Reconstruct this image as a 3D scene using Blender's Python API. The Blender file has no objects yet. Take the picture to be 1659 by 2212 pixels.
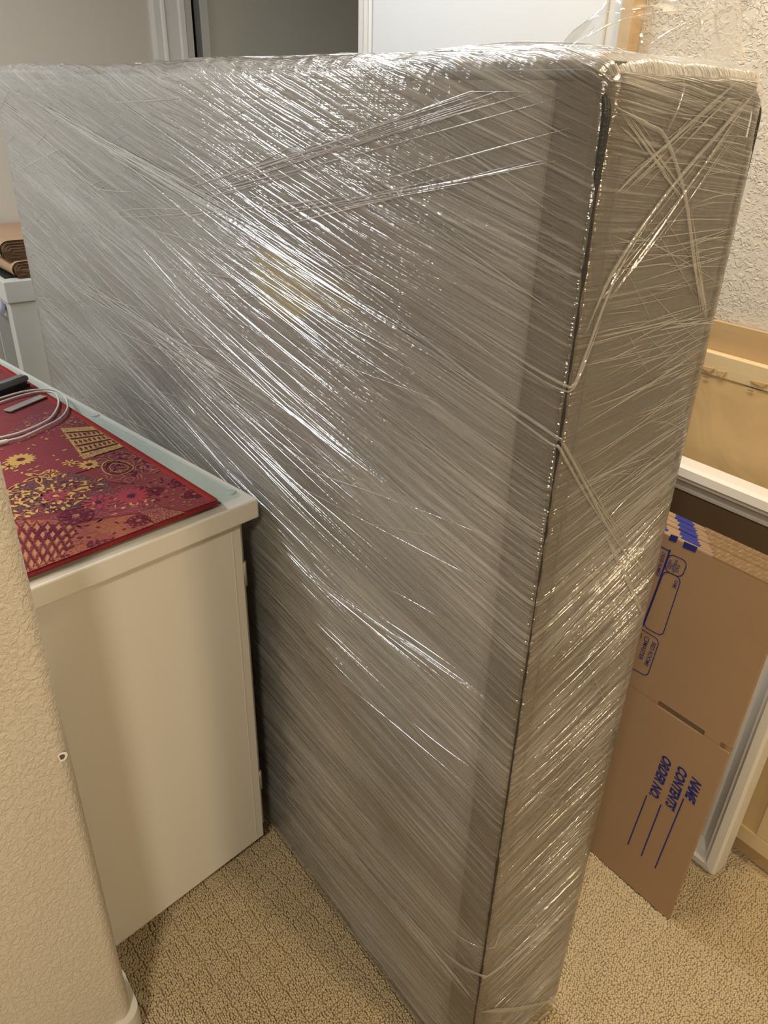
import bpy, bmesh, math, random
import numpy as np
from mathutils import Matrix, Vector

random.seed(7); RNG = np.random.default_rng(7)
SC = bpy.context.scene
COL = SC.collection

# ------------------------------------------------------------------ camera
FPX, YAW, PITCH, ROLL = 1639.17, 2.481652, 0.499382, 0.028557
CAM = np.array([0.42646, -0.538655, 1.477734])
IMW, IMH = 1659, 2212
def cam_axes():
    f = np.array([math.cos(PITCH)*math.cos(YAW), math.cos(PITCH)*math.sin(YAW), -math.sin(PITCH)])
    r = np.array([math.sin(YAW), -math.cos(YAW), 0.0]); u = np.cross(r, f)
    c, s = math.cos(ROLL), math.sin(ROLL)
    return c*r+s*u, -s*r+c*u, f
CR, CU, CF = cam_axes()
def ray(px): return CR*(px[0]-IMW/2)/FPX - CU*(px[1]-IMH/2)/FPX + CF
def at(px, axis, val):                       # pixel -> point on the plane axis = val
    d = ray(px); return CAM + d*((val-CAM[axis])/d[axis])
cd = bpy.data.cameras.new('camera'); cam = bpy.data.objects.new('camera', cd); COL.objects.link(cam)
cd.sensor_fit = 'VERTICAL'; cd.sensor_height = 36.0; cd.lens = FPX*36.0/IMH; cd.clip_start = 0.02
M = Matrix.Identity(4)
for i in range(3):
    M[i][0] = CR[i]; M[i][1] = CU[i]; M[i][2] = -CF[i]; M[i][3] = CAM[i]
cam.matrix_world = M; SC.camera = cam

# ------------------------------------------------------------------ light
SC.view_settings.view_transform = 'Standard'; SC.view_settings.look = 'None'
SC.view_settings.gamma = 1.0; SC.view_settings.use_curve_mapping = False
SC.view_settings.exposure = -0.12
world = bpy.data.worlds.new('world'); SC.world = world; world.use_nodes = True
world.node_tree.nodes['Background'].inputs[0].default_value = (0.9, 0.93, 1.0, 1)
world.node_tree.nodes['Background'].inputs[1].default_value = 0.0
def area(name, loc, size, power, color, aim=None, shape='RECTANGLE', sy=None):
    l = bpy.data.lights.new(name, 'AREA'); l.shape = shape; l.size = size
    if sy: l.size_y = sy
    l.energy = power; l.color = color
    o = bpy.data.objects.new(name, l); COL.objects.link(o); o.location = loc
    if aim is not None:
        o.rotation_euler = (Vector(aim)-Vector(loc)).to_track_quat('-Z', 'Y').to_euler()
    return o
area('ceiling_panel_offscreen', (-1.15, 0.42, 2.41), 1.1, 18, (0.92, 0.96, 1.0), None, 'RECTANGLE', 0.3)
area('ceiling_lamp_cool_offscreen', (-2.2, -1.2, 2.41), 0.8, 40, (0.89, 0.945, 1.0), None, 'RECTANGLE', 0.5)
area('ceiling_lamp_warm_offscreen', (1.75, 0.42, 2.41), 0.22, 29, (1.0, 0.76, 0.46), None, 'DISK')
area('ceiling_lamp_entry_offscreen', (1.0, -1.5, 2.41), 0.35, 40, (1.0, 0.87, 0.68), None, 'DISK')
area('ceiling_downlight_offscreen', (-0.12, 0.50, 2.41), 0.16, 15, (1.0, 0.78, 0.48), None, 'DISK')
cy = SC.cycles
cy.max_bounces = 5; cy.diffuse_bounces = 2; cy.glossy_bounces = 2; cy.transmission_bounces = 3; cy.transparent_max_bounces = 8
cy.use_light_tree = False; cy.caustics_reflective = False; cy.caustics_refractive = False; cy.sample_clamp_indirect = 6.0

# ------------------------------------------------------------------ node helpers
class NT:
    def __init__(s, name):
        s.m = bpy.data.materials.new(name); s.m.use_nodes = True; s.t = s.m.node_tree; s.t.nodes.clear()
        s.out = s.t.nodes.new('ShaderNodeOutputMaterial')
    def n(s, typ, **kw):
        nd = s.t.nodes.new(typ)
        for k, v in kw.items():
            if k.startswith('_'): setattr(nd, k[1:], v)
            else:
                key = int(k[1:]) if k[0] == 'i' and k[1:].isdigit() else k.replace('__', ' ')
                s.put(nd.inputs[key], v)
        return nd
    def put(s, sock, v):
        if hasattr(v, 'outputs'): v = v.outputs[0]
        if hasattr(v, 'is_output'): s.t.links.new(v, sock)
        else:
            if isinstance(v, (tuple, list)) and len(v) == 3 and sock.type == 'RGBA': v = (*v, 1)
            sock.default_value = v
    def math(s, op, a, b=None, clamp=False):
        nd = s.t.nodes.new('ShaderNodeMath'); nd.operation = op; nd.use_clamp = clamp
        s.put(nd.inputs[0], a)
        if b is not None: s.put(nd.inputs[1], b)
        return nd.outputs[0]
    def mul(s, a, b): return s.math('MULTIPLY', a, b)
    def add(s, a, b): return s.math('ADD', a, b)
    def ramp(s, fac, stops, interp='LINEAR'):
        nd = s.t.nodes.new('ShaderNodeValToRGB'); cr = nd.color_ramp; cr.interpolation = interp
        while len(cr.elements) < len(stops): cr.elements.new(0.5)
        for e, (p, c) in zip(cr.elements, stops):
            e.position = p; e.color = (c, c, c, 1) if isinstance(c, (int, float)) else (*c, 1)
        s.put(nd.inputs[0], fac); return nd.outputs[0]
    def mix(s, fac, a, b, blend='MIX'):
        nd = s.t.nodes.new('ShaderNodeMix'); nd.data_type = 'RGBA'; nd.blend_type = blend
        s.put(nd.inputs[0], fac); s.put(nd.inputs[6], a); s.put(nd.inputs[7], b); return nd.outputs[2]
    def vec(s, src, scale=(1, 1, 1), rot=(0, 0, 0), loc=(0, 0, 0)):
        nd = s.n('ShaderNodeMapping', Vector=src); nd.inputs['Scale'].default_value = scale
        nd.inputs['Rotation'].default_value = rot; nd.inputs['Location'].default_value = loc; return nd.outputs[0]
    def noise(s, v, scale, detail=3, rough=0.5, dist=0.0):
        return s.n('ShaderNodeTexNoise', Vector=v, Scale=scale, Detail=detail, Roughness=rough, Distortion=dist).outputs[0]
    def bump(s, h, strength, dist, normal=None):
        nd = s.n('ShaderNodeBump', Height=h, Strength=strength, Distance=dist)
        if normal is not None: s.put(nd.inputs['Normal'], normal)
        return nd.outputs[0]
    def obj(s): return s.t.nodes.new('ShaderNodeTexCoord').outputs['Object']
    def surf(s, sh): s.put(s.out.inputs[0], sh); return s.m
    def bsdf(s, color, rough=0.5, spec=0.5, metal=0.0, normal=None, **kw):
        nd = s.n('ShaderNodeBsdfPrincipled', Roughness=rough, Metallic=metal)
        s.put(nd.inputs['Base Color'], color); nd.inputs['Specular IOR Level'].default_value = spec
        if normal is not None: s.put(nd.inputs['Normal'], normal)
        for k, v in kw.items(): s.put(nd.inputs[k.replace('__', ' ')], v)
        return nd

def schlick(t, nm=None, f0=0.045):                          # same from both sides of a thin sheet
    lw = t.n('ShaderNodeLayerWeight', Blend=0.5)
    if nm is not None: t.put(lw.inputs['Normal'], nm)
    return t.add(f0, t.mul(t.math('POWER', lw.outputs['Facing'], 4.5), 0.9))

def plain(name, color, rough=0.5, spec=0.5, metal=0.0, var=0.06, scale=8.0, bump=0.0, bscale=200.0):
    t = NT(name); o = t.obj(); f = t.noise(o, scale, 4)
    c = t.mix(f, tuple(x*(1-var) for x in color), tuple(min(1, x*(1+var)) for x in color))
    nm = t.bump(t.noise(o, bscale, 2), bump, 0.001) if bump else None
    return t.surf(t.bsdf(c, rough, spec, metal, nm))

def wall_mat(name, color, kind):
    t = NT(name); o = t.obj()
    if kind == 'knockdown':
        a = t.noise(t.vec(o, (1, 1, 1.15)), 85, 3, 0.5, 1.0); h = t.ramp(a, [(0.47, 0), (0.57, 1)])
        m = t.ramp(t.noise(o, 9, 2), [(0.38, 0.15), (0.6, 1)]); h = t.mul(h, m)
        nm = t.bump(h, 0.7, 0.0028); nm = t.bump(t.noise(o, 260, 2), 0.12, 0.001, nm)
    elif kind == 'orange':
        a = t.noise(t.vec(o, (1, 1, 0.75)), 150, 3, 0.55, 0.8); h = t.ramp(a, [(0.40, 0), (0.60, 1)])
        nm = t.bump(h, 0.5, 0.0022); nm = t.bump(t.noise(o, 430, 2), 0.15, 0.001, nm)
    else:
        nm = t.bump(t.noise(o, 150, 3), 0.3, 0.0015)
    c = t.mix(t.noise(o, 3, 3), tuple(x*0.95 for x in color), color)
    return t.surf(t.bsdf(c, 0.62, 0.3, 0, nm))

# ------------------------------------------------------------------ mesh helpers
def link(name, me, mat=None, parent=None, smooth=False):
    o = bpy.data.objects.new(name, me); COL.objects.link(o)
    if mat is not None and not me.materials: me.materials.append(mat)
    if smooth: me.polygons.foreach_set('use_smooth', [True]*len(me.polygons))
    if parent is not None:
        o.parent = parent; o.matrix_parent_inverse = parent_mats[parent.name].inverted()
    return o
parent_mats = {}
def mesh(name, v, f, mat=None, parent=None, smooth=False):
    me = bpy.data.meshes.new(name); me.from_pydata([tuple(map(float, x)) for x in v], [], [tuple(map(int, x)) for x in f]); me.update()
    return link(name, me, mat, parent, smooth)
def bmobj(name, bm, mat, parent=None, smooth=False):
    bmesh.ops.recalc_face_normals(bm, faces=bm.faces)
    me = bpy.data.meshes.new(name); bm.to_mesh(me); bm.free()
    return link(name, me, mat, parent, smooth)
def thing(name, label, cat, loc=(0, 0, 0), group=None):
    o = bpy.data.objects.new(name, None); COL.objects.link(o); o.location = loc; o.empty_display_size = 0.05
    parent_mats[o.name] = Matrix.Translation(loc)
    tag(o, label, cat, group); return o
def tag(o, label, cat=None, group=None, kind=None):
    if label: o['label'] = label
    if cat: o['category'] = cat
    if group: o['group'] = group
    if kind: o['kind'] = kind
    return o
def struct(o): o['kind'] = 'structure'; return o
ID = (np.array([0., 0, 0]), np.array([1., 0, 0]), np.array([0., 1, 0]), np.array([0., 0, 1]))
def fr_pts(fr, P): O, a, b, c = fr; P = np.asarray(P, float); return O + P[:, :1]*a + P[:, 1:2]*b + P[:, 2:3]*c
def box_bm(lo, hi, fr=ID, bev=0.0, seg=2, bm=None):
    bm2 = bmesh.new()
    P = [(x, y, z) for x in (lo[0], hi[0]) for y in (lo[1], hi[1]) for z in (lo[2], hi[2])]
    vs = [bm2.verts.new(q) for q in fr_pts(fr, P)]
    for f in ((0, 1, 3, 2), (4, 6, 7, 5), (0, 4, 5, 1), (2, 3, 7, 6), (0, 2, 6, 4), (1, 5, 7, 3)): bm2.faces.new([vs[i] for i in f])
    bmesh.ops.recalc_face_normals(bm2, faces=bm2.faces)
    if bev: bmesh.ops.bevel(bm2, geom=bm2.edges[:], offset=bev, segments=seg, affect='EDGES', profile=0.5)
    if bm is None: return bm2
    me = bpy.data.meshes.new('tmp'); bm2.to_mesh(me); bm2.free(); bm.from_mesh(me); bpy.data.meshes.remove(me); return bm
def box(name, lo, hi, mat, parent=None, fr=ID, bev=0.0, seg=2): return bmobj(name, box_bm(lo, hi, fr, bev, seg), mat, parent)
def prism(name, poly, z0, z1, mat, parent=None, fr=ID, bev=0.0):       # polygon in (a,b), extruded along c
    bm = bmesh.new(); n = len(poly)
    A = [bm.verts.new(q) for q in fr_pts(fr, [(x, y, z0) for x, y in poly])]
    B = [bm.verts.new(q) for q in fr_pts(fr, [(x, y, z1) for x, y in poly])]
    bm.faces.new(A[::-1]); bm.faces.new(B)
    for i in range(n): bm.faces.new([A[i], A[(i+1) % n], B[(i+1) % n], B[i]])
    bmesh.ops.recalc_face_normals(bm, faces=bm.faces)
    if bev: bmesh.ops.bevel(bm, geom=[e for e in bm.edges], offset=bev, segments=2, affect='EDGES')
    return bmobj(name, bm, mat, parent)
def tube_data(path, rad, seg=8, closed=False):
    P = np.asarray(path, float); n = len(P); V = []; F = []
    rad = np.broadcast_to(rad, (n,))
    up = np.array([0, 0, 1.0])
    for i in range(n):
        a = P[(i-1) % n] if (closed or i > 0) else P[i]; b = P[(i+1) % n] if (closed or i < n-1) else P[i]
        d = b-a; d = d/(np.linalg.norm(d)+1e-12)
        s = np.cross(d, up)
        if np.linalg.norm(s) < 1e-3: s = np.cross(d, [1, 0, 0])
        s /= np.linalg.norm(s); w = np.cross(s, d)
        for k in range(seg):
            t = 2*math.pi*k/seg; V.append(P[i]+rad[i]*(math.cos(t)*s+math.sin(t)*w))
    for i in range(n if closed else n-1):
        j = (i+1) % n
        for k in range(seg): F.append((i*seg+k, i*seg+(k+1) % seg, j*seg+(k+1) % seg, j*seg+k))
    if not closed: F += [tuple(range(seg))[::-1], tuple((n-1)*seg+k for k in range(seg))]
    return V, F
def tube(name, path, rad, mat, parent=None, seg=8, closed=False): return mesh(name, *tube_data(path, rad, seg, closed), mat, parent, True)
def spline(pts, n):
    P = np.asarray(pts, float); Q = np.vstack([2*P[0]-P[1], P, 2*P[-1]-P[-2]]); out = []
    for t in np.linspace(0, len(P)-1-1e-9, n):
        i = int(t); u = t-i; a, b, c, d = Q[i:i+4]
        out.append(0.5*((2*b)+(c-a)*u+(2*a-5*b+4*c-d)*u*u+(3*b-a-3*c+d)*u**3))
    return np.array(out)
def lathe(name, prof, cen, mat, parent=None, axis='z', seg=24):
    V = []; F = []
    for r, h in prof:
        for k in range(seg):
            t = 2*math.pi*k/seg; a, b = r*math.cos(t), r*math.sin(t)
            V.append({'z': (a, b, h), 'y': (a, h, b), 'x': (h, a, b)}[axis])
    n = len(prof)
    for i in range(n-1):
        for k in range(seg): F.append((i*seg+k, i*seg+(k+1) % seg, (i+1)*seg+(k+1) % seg, (i+1)*seg+k))
    F += [tuple(range(seg))[::-1], tuple((n-1)*seg+k for k in range(seg))]
    return mesh(name, np.array(V)+np.array(cen), F, mat, parent, True)

# ------------------------------------------------------------------ materials of the room
M_WALLR = wall_mat('wall_knockdown_paint', (0.62, 0.57, 0.49), 'knockdown')
M_WALLF = wall_mat('wall_fine_paint', (0.62, 0.57, 0.49), 'fine')
M_STUB = wall_mat('wall_orange_peel_paint', (0.62, 0.57, 0.49), 'orange')
M_CEIL = wall_mat('ceiling_paint', (0.75, 0.73, 0.68), 'fine')
M_WHITE = plain('white_trim_paint', (0.72, 0.70, 0.66), 0.4, 0.4, 0, 0.03)
M_DOOR = plain('white_door_paint', (0.68, 0.68, 0.67), 0.45, 0.4, 0, 0.02)
M_BEIGE = plain('beige_door_panel', (0.66, 0.62, 0.52), 0.55, 0.3, 0, 0.04)
M_DARK = M_WALLF
def wood(name, a, b, scale=6, axis=2):
    t = NT(name); o = t.obj(); sc = [18, 18, 18]; sc[axis] = 1.0
    f = t.noise(t.vec(o, tuple(sc)), scale, 5, 0.6, 0.6)
    return t.surf(t.bsdf(t.mix(f, a, b), 0.55, 0.3, 0, t.bump(f, 0.15, 0.001)))
M_WOODSTRIP = wood('raw_wood_batten', (0.44, 0.30, 0.16), (0.58, 0.42, 0.24))
M_PINE = wood('pine_stretcher', (0.60, 0.47, 0.27), (0.74, 0.60, 0.37), 6, 0)

# ------------------------------------------------------------------ structure
WY = 0.90           # right wall plane
XF = -3.0           # far wall plane
t = NT('carpet_backing'); o = t.obj(); f = t.noise(o, 190, 3)
c = t.mix(f, (0.46, 0.36, 0.22), (0.66, 0.54, 0.36))
M_CARPETB = t.surf(t.bsdf(c, 0.95, 0.1, 0, t.bump(t.n('ShaderNodeTexVoronoi', Vector=o, Scale=170.0).outputs[0], 0.8, 0.004)))
PILE = 0.0080
struct(box('floor', (-4.0, -2.7, -0.06), (2.7, 2.4, -PILE), M_CARPETB))
struct(box('ceiling', (-4.0, -2.7, 2.44), (2.7, 2.4, 2.54), M_CEIL))
struct(box('wall_right', (-1.56, WY, -PILE), (2.7, WY+0.12, 2.44), M_WALLR))
struct(box('wall_far', (XF-0.12, -2.7, -PILE), (XF, 0.87, 2.44), M_WALLF))
struct(box('wall_near', (2.6, -2.7, -PILE), (2.7, WY, 2.44), M_WALLF))
struct(box('wall_front', (XF, -2.7, -PILE), (2.6, -2.6, 2.44), M_WALLF))
struct(box('wall_alcove', (XF-0.12, 2.3, -PILE), (-1.44, 2.4, 2.44), M_WALLF))
struct(box('wall_alcove_side', (-1.56, WY+0.12, -PILE), (-1.44, 2.3, 2.44), M_WALLF))
struct(box('wall_closet_back', (XF-0.9, 0.8, -PILE), (XF-0.8, 2.4, 2.44), M_DARK))
struct(box('wall_closet_side', (XF-0.8, 0.72, -PILE), (XF-0.12, 0.80, 2.44), M_DARK)); struct(box('wall_closet_end', (XF-0.8, 2.3, -PILE), (XF-0.12, 2.4, 2.44), M_DARK))
# casing round the closet opening on the far wall
def casing(name, y0, y1, x=XF, mat=M_WHITE):
    # a stepped colonial profile, extruded up
    w = y1-y0
    pts = [(-0.06, 0), (0.010, 0), (0.014, 0.12*w), (0.014, 0.30*w), (0.020, 0.34*w), (0.022, 0.40*w), (0.017, 0.45*w), (0.017, 0.80*w), (0.026, 0.84*w), (0.028, 0.97*w), (0.024, w), (-0.06, w)]
    fr = (np.array([x, y0, 0.0]), np.array([1., 0, 0]), np.array([0., 1, 0]), np.array([0., 0, 1]))
    return struct(prism(name, pts, 0, 2.1, mat, None, fr))
casing('trim_1', 0.87, 1.015)
struct(box('trim_2', (XF-0.10, 1.02, 0), (XF-0.004, 1.055, 2.1), M_WHITE))
struct(box('wall_far_header', (XF-0.12, 0.87, 2.1), (XF, 2.3, 2.44), M_WALLF))
d = struct(bmobj('door_1', box_bm((XF-0.075, 1.135, 0.02), (XF-0.04, 2.25, 2.1)), M_BEIGE)); parent_mats[d.name] = Matrix.Identity(4)
box('door_stile', (XF-0.08, 1.100, 0.02), (XF-0.02, 1.138, 2.1), M_WHITE, d, bev=0.003)
# outer corner of the right wall: grooved white trim, a plain white door beside it, raw wood batten
fr = (np.array([-1.575, WY-0.022, 0.0]), np.array([1., 0, 0]), np.array([0., 1, 0]), np.array([0., 0, 1]))
struct(prism('trim_3', [(0, 0.16), (0, 0), (0.020, -0.002), (0.022, 0.006), (0.026, 0.006), (0.028, -0.002), (0.040, -0.002), (0.042, 0.006), (0.046, 0.006), (0.048, 0.0), (0.058, 0.002), (0.06, 0.021), (0.016, 0.021), (0.016, 0.16)], 0, 2.44, M_WHITE, None, fr))
struct(box('door_2', (-1.513, WY-0.02, 0.01), (-0.735, WY-0.001, 2.05), M_DOOR, bev=0.003))
struct(box('trim_4', (-0.735, WY-0.014, 0.01), (-0.692, WY-0.001, 2.05), M_WHITE, bev=0.002))
# the foreground wall end with its bullnose corner
SX0, SX1, SY = -0.505, -0.405, -0.412
R = 0.02; arc = [(SX1-R+R*math.cos(a), SY-R+R*math.sin(a)) for a in np.linspace(0, math.pi/2, 9)]
arc2 = [(SX0+R+R*math.cos(a), SY-R+R*math.sin(a)) for a in np.linspace(math.pi/2, math.pi, 7)]
stub = struct(prism('wall_left', [(SX1, -2.6)]+arc+arc2+[(SX0, -2.6)], -PILE, 2.44, M_STUB))
parent_mats[stub.name] = Matrix.Identity(4)
a9 = [(SX1+0.012-0.03+0.03*math.cos(a), SY+0.012-0.03+0.03*math.sin(a)) for a in np.linspace(0, math.pi/2, 9)]
b9 = [(SX0-0.004+0.03+0.03*math.cos(a), SY+0.012-0.03+0.03*math.sin(a)) for a in np.linspace(math.pi/2, math.pi, 6)]
struct(prism('baseboard_left', [(SX1+0.012, -2.6)]+a9+b9+[(SX0-0.004, -2.6)], -PILE, 0.075, M_WHITE, None, bev=0.0))
# paint chip with grey putty
def chip():
    c = at((133, 1636), 0, SX1); fr = (np.array([SX1, c[1], c[2]]), np.array([0, 1., 0]), np.array([0., 0, 1]), np.array([1., 0, 0]))
    pts = [(0.006*math.cos(t)*(1+0.25*math.sin(3*t+1)), 0.0085*math.sin(t)*(1+0.2*math.cos(2*t))) for t in np.linspace(0, 2*math.pi, 14)[:-1]]
    pts = [(x+0.001, y) for x, y in pts]
    prism('bare_plaster', pts, -0.001, 0.0006, plain('plaster_white', (0.85, 0.82, 0.75), 0.8), stub, fr)
    prism('wall_hole', [(x*0.55, y*0.6+0.001) for x, y in pts], -0.001, 0.0009, plain('hole_grey', (0.09, 0.085, 0.08), 0.9), stub, fr)
chip()

# ------------------------------------------------------------------ the wrapped box spring
H, L, T = 1.515, 1.94, 0.232
root = thing('wrapped_box_spring', 'grey fabric box spring standing on its long side, wrapped in clear plastic stretch film', 'box spring', (-L/2, T/2, 0))
# fabric
t = NT('grey_ticking'); o = t.obj()
weave = t.noise(t.vec(o, (500, 500, 500)), 1.0, 2)
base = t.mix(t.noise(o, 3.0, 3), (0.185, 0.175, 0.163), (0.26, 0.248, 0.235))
sx = t.n('ShaderNodeSeparateXYZ', Vector=o)
def blob(cx, cz, rx, rz, soft=0.35):
    w = t.noise(t.vec(o, (9, 9, 9)), 1.0, 3)
    dx = t.math('DIVIDE', t.math('SUBTRACT', sx.outputs[0], cx), rx); dz = t.math('DIVIDE', t.math('SUBTRACT', sx.outputs[2], cz), rz)
    r = t.math('SQRT', t.add(t.mul(dx, dx), t.mul(dz, dz)))
    return t.ramp(t.add(r, t.mul(t.math('SUBTRACT', w, 0.5), 0.9)), [(1-soft, 1), (1.0, 0)])
base = t.mix(t.mul(blob(-0.52, 1.245, 0.085, 0.055, 0.25), 0.75), base, (0.60, 0.47, 0.05))
base = t.mix(t.mul(blob(-0.42, 1.255, 0.09, 0.03, 0.4), 0.5), base, (0.45, 0.36, 0.09))
M_TICK = t.surf(t.bsdf(base, 0.85, 0.15, 0, t.bump(weave, 0.3, 0.001)))
t = NT('dark_border_fabric'); o = t.obj()
c = t.mix(t.noise(o, 7, 3), (0.065, 0.058, 0.052), (0.115, 0.105, 0.094))
M_BORDER = t.surf(t.bsdf(c, 0.8, 0.2, 0, t.bump(t.noise(o, 400, 2), 0.3, 0.001)))
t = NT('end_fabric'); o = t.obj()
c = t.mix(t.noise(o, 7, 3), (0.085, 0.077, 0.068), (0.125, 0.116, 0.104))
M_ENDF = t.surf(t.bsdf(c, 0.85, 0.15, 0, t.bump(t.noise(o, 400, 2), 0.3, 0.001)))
M_PIPE = plain('black_piping', (0.016, 0.017, 0.02), 0.45, 0.5, 0, 0.2, 60, 0.5, 500)
bd = 0.006
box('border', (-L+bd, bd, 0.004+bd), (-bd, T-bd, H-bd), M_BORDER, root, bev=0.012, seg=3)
box('face_panel', (-L+0.012, bd-0.0035, 0.02), (-0.06, bd+0.02, H-0.020), M_TICK, root, bev=0.004)
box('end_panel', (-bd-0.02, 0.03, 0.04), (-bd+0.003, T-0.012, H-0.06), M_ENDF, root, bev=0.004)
pth = [(-0.007, 0.006, z) for z in np.linspace(0.02, H-0.02, 40)]
def loop_rect(x0, x1, y, z0, z1, r):
    P = []
    for cx, cz, a0 in ((x1-r, z1-r, 0), (x0+r, z1-r, 90), (x0+r, z0+r, 180), (x1-r, z0+r, 270)):
        P += [(cx+r*math.cos(math.radians(a)), y, cz+r*math.sin(math.radians(a))) for a in np.linspace(a0, a0+90, 7)]
    return P
tube('piping', loop_rect(-L+0.005, -0.005, 0.0055, 0.009, H-0.017, 0.03), 0.0042, M_PIPE, root, 8, True)
tube('piping', loop_rect(-L+0.005, -0.005, T-0.0055, 0.009, H-0.017, 0.03), 0.0042, M_PIPE, root, 8, True)

# streak fields: slope of the wrapped film as a function of height where it meets the near edge
RK = np.linspace(-0.6, 2.2, 561)
S_FRONT = np.interp(RK, [-0.6, 0.0, 0.25, 0.45, 0.70, 0.95, 1.20, 1.40, 1.55, 2.2], [0.12, 0.12, 0.08, -0.05, -0.10, -0.17, -0.19, -0.28, -0.30, -0.3])
S_END = np.interp(RK, [-0.6, 0.1, 0.3, 0.7, 0.92, 1.12, 1.30, 1.5, 2.2], [0.2, 0.1, 0.28, 0.40, 0.50, 0.20, 0.05, -0.15, -0.2])
def phi_front(x, z):
    out = np.empty_like(x)
    for xv in np.unique(np.round(x, 4)):
        m = np.abs(x-xv) < 6e-5
        zz = RK + S_FRONT*xv; zz = np.maximum.accumulate(zz+np.arange(len(zz))*1e-6)
        out[m] = np.interp(z[m], zz, RK)
    return out
def phi_end(y, z):
    out = np.empty_like(y)
    for yv in np.unique(np.round(y, 4)):
        m = np.abs(y-yv) < 6e-5
        zz = RK + S_END*yv; zz = np.maximum.accumulate(zz+np.arange(len(zz))*1e-6)
        out[m] = np.interp(z[m], zz, RK)
    return out
def vnoise(x, y, seed):                      # smooth value noise
    r = np.random.default_rng(seed); G = r.random((256, 256))
    xi = np.floor(x).astype(int); yi = np.floor(y).astype(int); fx = x-xi; fy = y-yi
    fx = fx*fx*(3-2*fx); fy = fy*fy*(3-2*fy); g = lambda a, b: G[a % 256, b % 256]
    return (g(xi, yi)*(1-fx)+g(xi+1, yi)*fx)*(1-fy)+(g(xi, yi+1)*(1-fx)+g(xi+1, yi+1)*fx)*fy

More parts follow.
